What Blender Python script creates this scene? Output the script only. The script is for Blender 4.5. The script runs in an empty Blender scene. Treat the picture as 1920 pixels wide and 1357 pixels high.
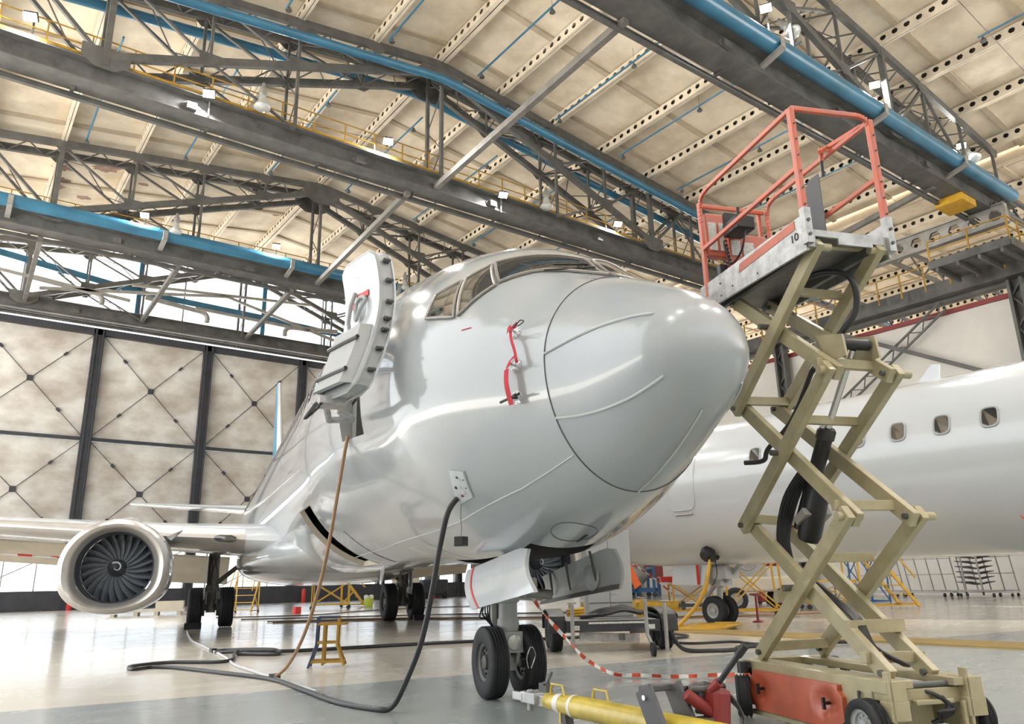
import bpy, math, random
import numpy as np
from mathutils import Vector, Matrix
random.seed(7)
PI = math.pi
SC = bpy.context.scene
COL = SC.collection
# ------------------------------------------------------------------ camera, sky, exposure
def cam_axes(psi, th, ro):
    f = Vector((math.sin(psi)*math.cos(th), math.cos(psi)*math.cos(th), math.sin(th)))
    r = Vector((math.cos(psi), -math.sin(psi), 0)); u = r.cross(f)
    return math.cos(ro)*r+math.sin(ro)*u, -math.sin(ro)*r+math.cos(ro)*u, f
_r, _u, _f = cam_axes(math.radians(36.75), math.radians(15.93), math.radians(-1.24))
cd = bpy.data.cameras.new('camera'); cam = bpy.data.objects.new('camera', cd); COL.objects.link(cam)
cam.matrix_world = Matrix(((_r.x, _u.x, -_f.x, 0), (_r.y, _u.y, -_f.y, 0), (_r.z, _u.z, -_f.z, 1.12), (0, 0, 0, 1)))
cd.sensor_width = 36; cd.lens = 1437/1920*36; cd.clip_end = 500; cd.clip_start = .05
SC.camera = cam
W = bpy.data.worlds.new('sky'); SC.world = W; W.use_nodes = True
bg = W.node_tree.nodes['Background']; bg.inputs[0].default_value = (.93, .97, 1, 1); bg.inputs[1].default_value = 1.35
sd_ = bpy.data.lights.new('sun', 'SUN'); sd_.energy = 21; sd_.angle = .01; sd_.color = (1, .96, .9); sun = bpy.data.objects.new('sun', sd_); COL.objects.link(sun)
sun.rotation_euler = Vector((-.5, .06, -.866)).to_track_quat('-Z', 'Y').to_euler()
SC.view_settings.view_transform = 'Standard'; SC.view_settings.look = 'None'; SC.view_settings.gamma = 1
SC.view_settings.use_curve_mapping = False; SC.view_settings.exposure = 1.15
SC.cycles.max_bounces = 8; SC.cycles.diffuse_bounces = 4; SC.cycles.glossy_bounces = 4; SC.cycles.transparent_max_bounces = 8
SC.cycles.sample_clamp_indirect = 4; SC.cycles.use_denoising = True
SC.cycles.caustics_reflective = False; SC.cycles.caustics_refractive = False
# ------------------------------------------------------------------ helpers
def V(*a): return Vector(a)
class MB:
    def __init__(s): s.v = []; s.f = []; s.m = []; s.k = 0
    def add(s, vs, fs):
        n = len(s.v); s.v += [tuple(v) for v in vs]; s.f += [tuple(i+n for i in f) for f in fs]; s.m += [s.k]*len(fs); return s
    def mat(s, k): s.k = k; return s
    def box(s, c, d, R=None):
        x, y, z = [q/2 for q in d]; c = Vector(c)
        P = [V(i*x, j*y, k*z) for k in (-1, 1) for j in (-1, 1) for i in (-1, 1)]
        if R is not None: P = [R @ p for p in P]
        return s.add([c+p for p in P], [(0, 2, 3, 1), (4, 5, 7, 6), (0, 1, 5, 4), (2, 6, 7, 3), (0, 4, 6, 2), (1, 3, 7, 5)])
    def beam(s, p, q, w, h, up=(0, 0, 1)):
        p, q = Vector(p), Vector(q); d = (q-p)
        if d.length < 1e-6: return s
        d.normalize(); up = Vector(up)
        if abs(d.dot(up)) > .98: up = V(0, 1, 0) if abs(d.y) < .9 else V(1, 0, 0)
        a = d.cross(up).normalized(); b = a.cross(d)
        P = [o+a*i*w/2+b*j*h/2 for o in (p, q) for j in (-1, 1) for i in (-1, 1)]
        return s.add(P, [(0, 2, 3, 1), (4, 5, 7, 6), (0, 1, 5, 4), (2, 6, 7, 3), (0, 4, 6, 2), (1, 3, 7, 5)])
    def tube(s, pts, r, n=8, closed=False):
        pts = [Vector(p) for p in pts]; N = len(pts); rs = r if isinstance(r, (list, tuple)) else [r]*N
        rows = []; a = None
        for i, p in enumerate(pts):
            if closed: t = pts[(i+1) % N]-pts[i-1]
            else: t = pts[min(i+1, N-1)]-pts[max(i-1, 0)]
            t.normalize()
            if a is None:
                a = t.cross(V(0, 0, 1) if abs(t.z) < .9 else V(1, 0, 0)).normalized()
            else:
                a = (a-t*a.dot(t)); a = a.normalized() if a.length > 1e-6 else t.orthogonal().normalized()
            b = t.cross(a)
            rows.append([p+(a*math.cos(2*PI*k/n)+b*math.sin(2*PI*k/n))*rs[i] for k in range(n)])
        vs = [v for row in rows for v in row]; fs = []
        for i in range(N if closed else N-1):
            j = (i+1) % N
            for k in range(n): fs.append((i*n+k, i*n+(k+1) % n, j*n+(k+1) % n, j*n+k))
        if not closed: fs += [tuple(range(n-1, -1, -1)), tuple((N-1)*n+k for k in range(n))]
        return s.add(vs, fs)
    def cyl(s, p, q, r, n=16, r2=None): return s.tube([p, q], [r, r if r2 is None else r2], n)
    def lathe(s, prof, o, ax, n=28, cap=True):
        o = Vector(o); ax = Vector(ax).normalized(); a = ax.orthogonal().normalized(); b = ax.cross(a)
        vs = [o+ax*h+(a*math.cos(2*PI*k/n)+b*math.sin(2*PI*k/n))*r for r, h in prof for k in range(n)]
        fs = [(i*n+k, i*n+(k+1) % n, (i+1)*n+(k+1) % n, (i+1)*n+k) for i in range(len(prof)-1) for k in range(n)]
        if cap:
            if prof[0][0] > 1e-5: fs.append(tuple(range(n-1, -1, -1)))
            if prof[-1][0] > 1e-5: fs.append(tuple((len(prof)-1)*n+k for k in range(n)))
        return s.add(vs, fs)
    def prism(s, P, off):
        P = [Vector(p) for p in P]; off = Vector(off); n = len(P)
        return s.add(P+[p+off for p in P], [tuple(range(n-1, -1, -1)), tuple(range(n, 2*n))]+[(i, (i+1) % n, n+(i+1) % n, n+i) for i in range(n)])
    def grid(s, rows, closed=False):
        n = len(rows[0]); vs = [p for r in rows for p in r]; fs = []
        for i in range(len(rows)-1):
            for k in range(n if closed else n-1): fs.append((i*n+k, i*n+(k+1) % n, (i+1)*n+(k+1) % n, (i+1)*n+k))
        return s.add(vs, fs)
    def slab(s, rows, off):          # a grid with thickness: off(i,k)->vector or a vector
        n = len(rows[0]); m = len(rows); o = Vector(off) if not callable(off) else None
        A = [Vector(p) for r in rows for p in r]
        B = [Vector(rows[i][k])+(o if o is not None else off(i, k)) for i in range(m) for k in range(n)]
        N = m*n; fs = []
        for i in range(m-1):
            for k in range(n-1):
                q = (i*n+k, i*n+k+1, (i+1)*n+k+1, (i+1)*n+k); fs += [q, tuple(N+j for j in reversed(q))]
        ring = [k for k in range(n)]+[i*n+n-1 for i in range(1, m)]+[(m-1)*n+k for k in range(n-2, -1, -1)]+[i*n for i in range(m-2, 0, -1)]
        for i in range(len(ring)): a, b = ring[i], ring[(i+1) % len(ring)]; fs.append((a, N+a, N+b, b))
        return s.add(A+B, fs)
    def build(s, name, m, parent=None, smooth=False, bevel=0, label=None):
        me = bpy.data.meshes.new(name); me.from_pydata(s.v, [], s.f)
        for q in (m if isinstance(m, (list, tuple)) else [m]): me.materials.append(q)
        me.polygons.foreach_set('material_index', s.m)
        if smooth:
            me.polygons.foreach_set('use_smooth', [True]*len(s.f)); me.set_sharp_from_angle(angle=math.radians(38))
        me.update(); o = bpy.data.objects.new(name, me); COL.objects.link(o)
        if parent: o.parent = parent
        if bevel:
            b = o.modifiers.new('bevel', 'BEVEL'); b.width = bevel; b.segments = 2; b.limit_method = 'ANGLE'
        if label: o['label'] = label
        return o
def tag(o, label, cat, group=None, kind=None):
    o['label'] = label; o['category'] = cat
    if group: o['group'] = group
    if kind: o['kind'] = kind
    return o
def thing(name, label, cat, loc=(0, 0, 0), rz=0, group=None):
    o = bpy.data.objects.new(name, None); COL.objects.link(o); o.location = loc; o.rotation_euler = (0, 0, rz)
    o.empty_display_size = .2
    return tag(o, label, cat, group)
def struct(o): o['kind'] = 'structure'; return o
def copy_tree(o, parent=None):
    c = o.copy(); COL.objects.link(c)
    if parent: c.parent = parent
    for ch in list(o.children): copy_tree(ch, c)
    return c
def spline(P, n=8, closed=False):
    P = [Vector(p) for p in P]; out = []; N = len(P)
    for i in range(N if closed else N-1):
        if closed: a, b, c, d = P[i-1], P[i], P[(i+1) % N], P[(i+2) % N]
        else: a, b, c, d = P[max(i-1, 0)], P[i], P[i+1], P[min(i+2, N-1)]
        for k in range(n):
            t = k/n
            out.append(.5*((2*b)+(c-a)*t+(2*a-5*b+4*c-d)*t*t+(3*b-a-3*c+d)*t**3))
    if not closed: out.append(P[-1])
    return out
# ------------------------------------------------------------------ materials
def mat(name, col, rough=.5, metal=0, coat=0, var=0, scale=4, col2=None, bump=0, spec=.5, emit=None, stretch=None):
    m = bpy.data.materials.new(name); m.use_nodes = True; nt = m.node_tree; b = nt.nodes['Principled BSDF']
    b.inputs['Base Color'].default_value = (*col, 1); b.inputs['Roughness'].default_value = rough; b.inputs['Metallic'].default_value = metal
    b.inputs['Coat Weight'].default_value = coat; b.inputs['Coat Roughness'].default_value = .04; b.inputs['Specular IOR Level'].default_value = spec
    if emit: b.inputs['Emission Color'].default_value = (*emit[0], 1); b.inputs['Emission Strength'].default_value = emit[1]
    if var or bump:
        tc = nt.nodes.new('ShaderNodeTexCoord'); no = nt.nodes.new('ShaderNodeTexNoise'); no.inputs['Scale'].default_value = scale
        no.inputs['Detail'].default_value = 6; no.inputs['Roughness'].default_value = .6
        src = tc.outputs['Object']
        if stretch:
            mp = nt.nodes.new('ShaderNodeMapping'); mp.inputs['Scale'].default_value = stretch; nt.links.new(src, mp.inputs[0]); src = mp.outputs[0]
        nt.links.new(src, no.inputs['Vector'])
        if var:
            rp = nt.nodes.new('ShaderNodeValToRGB'); c2 = col2 or tuple(c*(1-var) for c in col)
            rp.color_ramp.elements[0].position = .36; rp.color_ramp.elements[0].color = (*c2, 1)
            rp.color_ramp.elements[1].position = .62; rp.color_ramp.elements[1].color = (*col, 1)
            nt.links.new(no.outputs['Fac'], rp.inputs[0]); nt.links.new(rp.outputs[0], b.inputs['Base Color'])
        if bump:
            bp = nt.nodes.new('ShaderNodeBump'); bp.inputs['Strength'].default_value = bump; bp.inputs['Distance'].default_value = .05
            nt.links.new(no.outputs['Fac'], bp.inputs['Height']); nt.links.new(bp.outputs[0], b.inputs['Normal'])
    return m
M = dict(
    apron=mat('apron_concrete', (.62, .60, .56), .8, 0, 0, .12, .3),
    white=mat('white_paint', (.43, .455, .475), .18, 0, .7, .04, 1.2),
    white2=mat('white_paint_clean', (.58, .605, .63), .22, 0, .6),
    radome=mat('radome_paint', (.40, .425, .45), .24, 0, .5, .05, 2),
    greyp=mat('grey_paint', (.42, .43, .44), .4, 0, .2, .12, 2),
    seam=mat('seam_dark', (.10, .10, .11), .6),
    strip=mat('strip_grey', (.52, .54, .55), .45),
    glass=mat('window_glass', (.045, .042, .038), .05, 0, 1, spec=1.0),
    wframe=mat('window_frame', (.36, .33, .30), .4, .2, 0, .15, 30),
    roof=mat('roof_panel', (.86, .76, .61), .8, 0, 0, .28, .5, (.62, .52, .39)),
    rib=mat('roof_rib', (.55, .46, .34), .8, 0, 0, .2, 1),
    purl=mat('purlin_cream', (.80, .70, .56), .65, 0, 0, .22, 1.2),
    steel=mat('dark_steel', (.085, .084, .082), .55, .1, 0, .4, 1.5, (.13, .128, .12)),
    girder=mat('girder_grey', (.12, .12, .115), .5, .2, 0, .5, 1.1, (.055, .055, .055)),
    galv=mat('light_steel', (.35, .34, .32), .5, .2, 0, .25, 2),
    brace=mat('brace_grey', (.19, .18, .165), .55, .1, 0, .3, 2),
    blue=mat('blue_pipe', (.035, .17, .29), .32, 0, .25, .3, .8, (.025, .12, .21)),
    yel=mat('rail_yellow', (.42, .24, .03), .5, 0, 0, .3, 3),
    yel2=mat('stand_yellow', (.66, .38, .03), .4, 0, .2, .2, 4),
    bar=mat('towbar_yellow', (.66, .50, .06), .35, 0, .4, .3, 6, (.45, .33, .05)),
    door=mat('door_fabric', (.70, .68, .65), .5, 0, 0, .40, .35, (.42, .37, .32), .6, stretch=(1, 1, 1.6)),
    doorf=mat('door_frame', (.045, .046, .056), .5, 0, 0, .3, 2),
    wallf=mat('wall_fabric', (.74, .715, .67), .8, 0, 0, .10, .6, None, .15),
    redp=mat('red_paint', (.23, .025, .025), .45),
    tan=mat('lift_tan', (.44, .385, .24), .36, 0, .2, .2, 5, (.36, .31, .19)),
    orange=mat('lift_orange', (.50, .105, .05), .35, 0, .3, .2, 6),
    rail_or=mat('rail_orange', (.60, .115, .045), .4, 0, .2, .25, 9, (.46, .13, .09)),
    alu=mat('brushed_metal', (.50, .50, .50), .42, .5, 0, .35, 9),
    under=mat('deck_underside', (.20, .195, .185), .45, .4, 0, .4, 4),
    rub=mat('tyre_rubber', (.018, .019, .022), .65, 0, 0, .3, 12),
    black=mat('black_plastic', (.015, .015, .018), .4),
    hub=mat('wheel_hub', (.09, .09, .09), .45, .4),
    chrome=mat('chrome', (.62, .62, .62), .16, .9),
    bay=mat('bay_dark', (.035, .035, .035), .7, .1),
    hose_br=mat('hose_brown', (.34, .20, .11), .5),
    hose_bk=mat('hose_black', (.022, .022, .026), .38),
    hose_wt=mat('hose_grey', (.62, .62, .64), .4),
    fan=mat('fan_blade', (.26, .29, .34), .45, .35),
    fanw=mat('fan_dark', (.09, .10, .12), .5, .4),
    lip=mat('intake_metal', (.56, .54, .52), .3, .65, 0, .1, 3),
    redf=mat('red_fabric', (.50, .02, .04), .7),
    bluefin=mat('fin_blue', (.06, .30, .52), .3, 0, .4),
    lampglass=mat('lamp_glass', (.55, .57, .55), .2, .2),
    glow=mat('lamp_glow', (1, 1, 1), .5, emit=((1, .98, .93), 26)),
    cab=mat('cabinet_grey', (.42, .43, .43), .45, .1, 0, .06, 3),
    beige=mat('beige_panel', (.62, .56, .46), .5, 0, 0, .1, 2),
    timber=mat('timber_yellow', (.52, .37, .14), .6, 0, 0, .35, 8, (.34, .24, .10), stretch=(.1, 3, 1)),
    redb=mat('red_bright', (.62, .035, .03), .4),
    bluep=mat('stand_blue', (.02, .09, .22), .45),
    tapew=mat('tape_white', (.82, .80, .78), .5), taper=mat('tape_red', (.66, .09, .04), .5),
    lime=mat('lime_plastic', (.45, .55, .05), .5),
    label=mat('paper_label', (.72, .72, .70), .6, 0, 0, .3, 40),
    orangef=mat('orange_flag', (.85, .16, .04), .7),
)
# thin clear panes
def pane_mat():
    m = bpy.data.materials.new('clear_pane'); m.use_nodes = True; nt = m.node_tree; nt.nodes.clear()
    o = nt.nodes.new('ShaderNodeOutputMaterial'); mx = nt.nodes.new('ShaderNodeMixShader'); t = nt.nodes.new('ShaderNodeBsdfTransparent'); g = nt.nodes.new('ShaderNodeBsdfGlossy')
    t.inputs[0].default_value = (.96, .98, 1, 1); g.inputs['Roughness'].default_value = .05; mx.inputs[0].default_value = .06
    nt.links.new(t.outputs[0], mx.inputs[1]); nt.links.new(g.outputs[0], mx.inputs[2]); nt.links.new(mx.outputs[0], o.inputs[0]); return m
M['pane'] = pane_mat()
def floor_mat():
    m = bpy.data.materials.new('polished_floor'); m.use_nodes = True; nt = m.node_tree; b = nt.nodes['Principled BSDF']; N = nt.nodes.new; L = nt.links.new
    tc = N('ShaderNodeTexCoord'); sp = N('ShaderNodeSeparateXYZ'); L(tc.outputs['Object'], sp.inputs[0])
    n1 = N('ShaderNodeTexNoise'); n1.inputs['Scale'].default_value = .35; n1.inputs['Detail'].default_value = 2.5; L(tc.outputs['Object'], n1.inputs['Vector'])
    mp = N('ShaderNodeMapping'); mp.inputs['Scale'].default_value = (.4, 1.2, 1); L(tc.outputs['Object'], mp.inputs[0])
    n2 = N('ShaderNodeTexNoise'); n2.inputs['Scale'].default_value = 1.6; n2.inputs['Detail'].default_value = 3; L(mp.outputs[0], n2.inputs['Vector'])
    # painted zones: grey bay in front of y = 9.6 - .17 x, beige bays behind, grey lane under the second aircraft
    def lin(a, b_, c):
        q = N('ShaderNodeVectorMath'); q.operation = 'DOT_PRODUCT'; q.inputs[1].default_value = (a, b_, 0); L(tc.outputs['Object'], q.inputs[0])
        g = N('ShaderNodeMath'); g.operation = 'GREATER_THAN'; L(q.outputs['Value'], g.inputs[0]); g.inputs[1].default_value = c; return g
    g1 = lin(.17, 1, 9.6); g2 = lin(1, .27, 22.6)
    c1 = N('ShaderNodeMixRGB'); c1.inputs[1].default_value = (.35, .38, .38, 1); c1.inputs[2].default_value = (.72, .66, .57, 1); L(g1.outputs[0], c1.inputs[0])
    c2 = N('ShaderNodeMixRGB'); L(c1.outputs[0], c2.inputs[1]); c2.inputs[2].default_value = (.36, .335, .305, 1); L(g2.outputs[0], c2.inputs[0])
    mul = N('ShaderNodeMixRGB'); mul.blend_type = 'MULTIPLY'; mul.inputs[0].default_value = .55; L(c2.outputs[0], mul.inputs[1])
    rp = N('ShaderNodeValToRGB'); rp.color_ramp.elements[0].position = .3; rp.color_ramp.elements[0].color = (.84, .84, .84, 1); rp.color_ramp.elements[1].position = .7
    rp.color_ramp.elements[1].color = (1, 1, 1, 1); L(n1.outputs['Fac'], rp.inputs[0]); L(rp.outputs[0], mul.inputs[2]); L(mul.outputs[0], b.inputs['Base Color'])
    r2 = N('ShaderNodeMapRange'); r2.inputs['From Min'].default_value = .3; r2.inputs['From Max'].default_value = .7; r2.inputs['To Min'].default_value = .2; r2.inputs['To Max'].default_value = .3
    L(n2.outputs['Fac'], r2.inputs[0]); L(r2.outputs[0], b.inputs['Roughness'])
    b.inputs['Specular IOR Level'].default_value = .75; b.inputs['Coat Weight'].default_value = .35; b.inputs['Coat Roughness'].default_value = .12
    return m
M['floor'] = floor_mat()
def tread_mat(): return M['rub']
# ------------------------------------------------------------------ hangar shell
XR, SLOPE, ZR = 15.6, .132, 24.0          # ridge x, roof fall, ridge purlin underside
def zpur(x): return ZR-abs(x-XR)*SLOPE
XL, XW, YD = -9.2, 40.3, 53.5             # left eave, right wall, sliding door wall
YF = -20                                     # roof front edge
YT = [-.3, 13.15, 26.4, 40.0, 53.4]       # truss lines
struct(MB().box((26.6, 17.5, -.15), (72, 76, .3)).build('floor', M['floor']))
struct(MB().box((0, 0, -.4), (500, 500, .4)).build('ground', M['apron']))
for side, x0, x1 in (('west', XL, XR), ('east', XR, XW)):
    mb = MB(); z0, z1 = zpur(x0)+.52, zpur(x1)+.52
    mb.prism([(x0, YF, z0), (x1, YF, z1), (x1, YF, z1+.15), (x0, YF, z0+.15)], (0, YD+1-YF, 0)); mb.mat(1)
    y = YF+1.5
    while y < YD:
        if min(abs(y-t) for t in YT) > .8:
            mb.prism([(x0, y-.13, z0-.1), (x1, y-.13, z1-.1), (x1, y-.13, z1+.02), (x0, y-.13, z0+.02)], (0, .26, 0))
        y += 3.35
    struct(mb.build('ceiling', [M['roof'], M['rib']]))
# front wall behind the camera, with its own glazed strip, and the eave fascia over the right-hand wall
mb = MB(); mb.box(((XL+XW)/2, YF-.2, 5.5), (XW-XL, .3, 11)); mb.box(((XL+XW)/2, YF-.2, 21.2), (XW-XL, .3, 2.6))
x = XL
while x < XW: mb.box((x, YF-.2, 15.5), (.7, .3, 9)); x += 6.8
mb.box(((XL+XW)/2, YF-.2, 13.2), (XW-XL, .3, 1.0)); struct(mb.build('wall_front', M['wallf']))
mb = MB(); mb.box((XL-.2, -5.5, 10.6), (.3, 29, 21.2)); struct(mb.build('wall_left_block', M['wallf']))  # unseen wall piece added to keep light from the left off the nose
struct(MB().box(((XL+XW)/2, YF-.3, 15.5), (XW-XL, .02, 9)).build('window_2', M['pane']))
struct(MB().box((XW+.2, 16, 20.95), (.1, 74, .9)).build('trim_3', M['rib']))
# patches where the roof paint has peeled to the red primer
M['primer'] = mat('bare_primer', (.42, .27, .22), .85, 0, 0, .35, 3)
for cx, cy, sz in ((4.64, 42.6, .85), (2.75, 43.3, .6), (2.8, 44.9, .55), (2.75, 45.8, .5), (4.15, 46.8, .45), (4.6, 45.1, .25), (6.8, 43.9, .3), (15.0, 45.6, .25)):
    P = []
    for k in range(18):
        q = 2*PI*k/18; r = sz*random.uniform(.55, 1.0); x, y = cx+r*1.1*math.cos(q), cy+r*.8*math.sin(q); P.append((x, y, zpur(x)+.512))
    struct(MB().add(P, [tuple(range(17, -1, -1))]).build('ceiling_bare_patch', M['primer']))
# lower roof of the side bay beyond the right-hand wall
mb = MB(); mb.box((51.5, 17, 20.6), (22.4, 74, .15)); mb.mat(1)
for k in range(18): mb.box((51.5, -4+k*3.35, 20.48), (22.4, .26, .1))
struct(mb.build('ceiling', [M['roof'], M['rib']]))
def purlin(x, zb, y0, y1, wide=False):
    mb = MB(); H = .46; P = .5; w = .11 if not wide else .2
    n = int((y1-y0)/P); P = (y1-y0)/n; r = .135
    for i in range(n):
        ya = y0+i*P; yb = ya+P; yc = ya+P/2; zc = zb+.24; X = x-w
        hx = [(X, yc+r*math.cos(k*PI/3), zc+r*.95*math.sin(k*PI/3)) for k in range(6)]
        mb.add([(X, ya, zb+H), (X, yb, zb+H), (X, yb, zb), (X, ya, zb)]+hx, [(0, 1, 5, 6), (1, 2, 9, 4, 5), (2, 3, 8, 9), (3, 0, 6, 7, 8)])
    ym = (y0+y1)/2; L = y1-y0
    mb.mat(1); mb.box((x+w-.03, ym, zb+H/2), (.008, L, H)); mb.mat(0); mb.box((x+w, ym, zb+H/2), (.012, L, H))  # dark plate added behind the holes, shade put into its colour
    for dx in (-1, 1): mb.box((x+dx*(w*.62), ym, zb-.012), (w*.95, L, .024))
    return mb
ordn = ['', 'first', 'second', 'third', 'fourth', 'fifth', 'sixth', 'seventh', 'eighth', 'ninth', 'tenth', 'eleventh', 'twelfth']
for k in range(-7, 8):
    x = XR+k*3.31
    if k == 0: lb = 'wide cream perforated ridge purlin at the peak of the roof'
    elif k < 0: lb = f'cream perforated roof purlin, {ordn[-k]} from the ridge towards the sliding doors side' if 0 else f'cream perforated roof purlin, {ordn[-k]} left of the wide ridge purlin'
    else: lb = f'cream perforated roof purlin, {ordn[k]} right of the wide ridge purlin'
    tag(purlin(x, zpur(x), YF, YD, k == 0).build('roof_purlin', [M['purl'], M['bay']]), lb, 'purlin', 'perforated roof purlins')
for k in range(6):
    x = 42.5+k*3.3
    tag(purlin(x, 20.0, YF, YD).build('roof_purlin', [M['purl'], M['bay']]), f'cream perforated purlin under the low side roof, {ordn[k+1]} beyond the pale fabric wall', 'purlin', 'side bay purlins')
struct(MB().box((62.8, 17, 9), (.3, 74, 18)).build('wall_side', M['wallf']))  # unseen wall added to cut the light reaching the low side roof
for y, lb in ((13.4, 'dark lattice beam under the low side roof, nearest the balcony'), (20.0, 'dark lattice beam under the low side roof, middle one'), (26.6, 'dark lattice beam under the low side roof, farthest one')):
    mb = MB(); mb.beam((40.5, y, 19.75), (62, y, 19.75), .2, .2); mb.beam((40.5, y, 18.6), (62, y, 18.6), .2, .2)
    for i in range(14): mb.beam((40.5+i*1.53, y, 19.75 if i % 2 else 18.6), (42.03+i*1.53, y, 18.6 if i % 2 else 19.75), .09, .09)
    tag(mb.build('lattice_beam', M['steel']), lb, 'beam', 'side bay lattice beams')
for y, lb in ((13.65, 'blue pipe under the low side roof, nearest the balcony'), (26.85, 'blue pipe under the low side roof, behind the scissor lift')):
    tag(MB().cyl((40.6, y, 18.9), (62, y, 18.9), .2, 14).build('blue_pipe', M['blue'], None, True), lb, 'pipe', 'side bay pipes')
# trusses
def truss(Y, label):
    t = thing('roof_truss', label, 'truss', (0, Y, 0)); D = .62; St = M['steel']
    X = [XR+k*3.31 for k in range(-7, 8)]; top = [zpur(x)-.15 for x in X]
    def rake(x): return 18.45+(23.45-18.45)*(1-abs(x-XR)/13.24)
    mb = MB()
    for s in (-1, 1):
        for a, b in ((0, 7), (7, 14)): mb.beam((X[a], s*D, top[a]), (X[b], s*D, top[b]), .2, .34)
    mb.build('top_chord', St, t)
    mb = MB(); n = 60
    for i in range(n):
        xa = X[0]+(X[14]-X[0])*i/n; xb = X[0]+(X[14]-X[0])*(i+1)/n
        mb.beam((xa, D*(-1)**i, zpur(xa)-.28), (xb, -D*(-1)**i, zpur(xb)-.28), .05, .05)
    mb.build('chord_lacing', St, t)
    for s2 in (-1, 1):
        mb = MB(); xe = XR+s2*13.24
        for s in (-1, 1): mb.beam((xe, s*D, rake(xe)), (XR+s2*.6, s*D, rake(XR+s2*.6)), .2, .3)
        for i in range(16):
            u, v = i/16, (i+1)/16; xa = xe+(XR-xe)*u; xb = xe+(XR-xe)*v
            mb.beam((xa, D*(-1)**i, rake(xa)-.05), (xb, -D*(-1)**i, rake(xb)-.05), .045, .045)
        mb.build('raking_chord', St, t)
    def member(name, x0, z0, x1, z1, w):
        mb = MB()
        for s in (-1, 1): mb.beam((x0, s*D, z0), (x1, s*D, z1), w, w*1.1, up=(0, 1, 0))
        L = math.hypot(x1-x0, z1-z0)
        n = max(2, int(L/1.3))
        for i in range(n):
            u, v = i/n, (i+1)/n
            mb.beam((x0+(x1-x0)*u, D*(-1)**i, z0+(z1-z0)*u), (x0+(x1-x0)*v, -D*(-1)**i, z0+(z1-z0)*v), .04, .04)
        mb.build(name, St, t)
    def gusset(x, z, w=.8, h=.55):
        for s in (-1, 1): mb = MB(); mb.prism([(x-w/2, s*D+s*.09, z+h/2), (x+w/2, s*D+s*.09, z+h/2), (x+w*.5, s*D+s*.09, z-h*.1), (x+w*.2, s*D+s*.09, z-h/2), (x-w*.2, s*D+s*.09, z-h/2), (x-w*.5, s*D+s*.09, z-h*.1)], (0, .02, 0)); mb.build('gusset', St, t)
    for k in range(-7, 8):
        i = k+7; x = X[i]
        if abs(k) in (1, 2, 3): member('post', x, rake(x), x, top[i], .1); gusset(x, rake(x)+.05)
        if abs(k) == 2: member('post', x, 18.1, x, rake(x), .11)
        if k == 0: member('post', x, 18.1, x, top[i], .14)
        if abs(k) == 4: member('post', x, 18.1, x, top[i], .2); gusset(x, 18.35, 1.5, .8)
        if abs(k) in (5, 6, 7): member('post', x, 18.1, x, top[i], .11)
        if k: gusset(x, top[i]-.15, .8, .5)
    gusset(XR, 23.2, 2.2, 1.0)
    for s2 in (-1, 1):
        for k in (2, 3, 4):
            xo, xi = XR+s2*3.31*k, XR+s2*3.31*(k-1); member('diagonal_brace', xo, zpur(xo)-.3, xi, rake(xi), .1)
        xo, xi = XR+s2*3.31*5, XR+s2*3.31*4; member('diagonal_brace', xo, zpur(xo)-.3, xi, 18.3, .13)
        xo, xi = XR+s2*3.31*6, XR+s2*3.31*5; member('diagonal_brace', xi, zpur(xi)-.3, xo, 18.3, .1)
        xo = XR+s2*3.31*3; xi = XR+s2*3.31*2; member('diagonal_brace', xo, rake(xo), xi, 18.1, .08)
    return t
truss(YT[0], 'dark steel roof truss above the camera, out of the picture')
truss(YT[1], 'dark steel roof truss nearest the camera, above the orange railed work platform')
truss(YT[2], 'dark steel roof truss with two bent blue pipes along its peak')
truss(YT[3], 'dark steel roof truss behind the bent blue pipes, beside the raised aircraft door')
truss(YT[4], 'dark steel truss standing in the bright glazed strip over the sliding doors')
# crane girders with rails and walkways
def girder(Y, label, x0=XL, x1=XW, zb=17.58):
    t = thing('crane_girder', label, 'girder', (0, Y, 0)); L = x1-x0; xm = (x0+x1)/2
    MB().box((xm, -.12, zb+.30), (L, .5, .56)).build('web_box', M['girder'], t)
    mb = MB(); mb.box((xm, .08, zb-.0), (L, .95, .05)); mb.box((xm, -.30, zb+.6), (L, .8, .05)); mb.build('flange', M['steel'], t)
    mb = MB(); mb.box((xm, .70, zb-.22), (L, .16, .04)); mb.box((xm, .70, zb-.14), (L, .05, .16)); mb.box((xm, .70, zb-.07), (L, .18, .03)); mb.build('crane_rail', M['steel'], t)
    x = x0+1.2
    while x < x1:
        mb = MB(); mb.prism([(x-.18, -.37, zb+.06), (x+.18, -.37, zb+.06), (x+.36, -.37, zb+.22), (x+.18, -.37, zb+.40), (x-.18, -.37, zb+.40), (x-.36, -.37, zb+.22)], (0, -.03, 0)); mb.box((x, -.46, zb+.2), (.34, .14, .26)); mb.build('clamp_bracket', M['steel'], t); x += 6.62
    x = x0+2
    while x < x1: MB().box((x, .5, zb-.04), (.12, .5, .06)).build('rail_hanger', M['steel'], t); x += 4.4
    return t
girder(YT[1], 'dark grey crane girder passing above the orange platform railings')
girder(YT[2], 'grey crane girder with floodlights, crossing above the cockpit')
girder(YT[3], 'grey crane girder carrying the straight blue duct, near the glazed strip')
girder(YT[4], 'grey header girder along the top of the sliding doors', zb=17.9)
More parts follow.
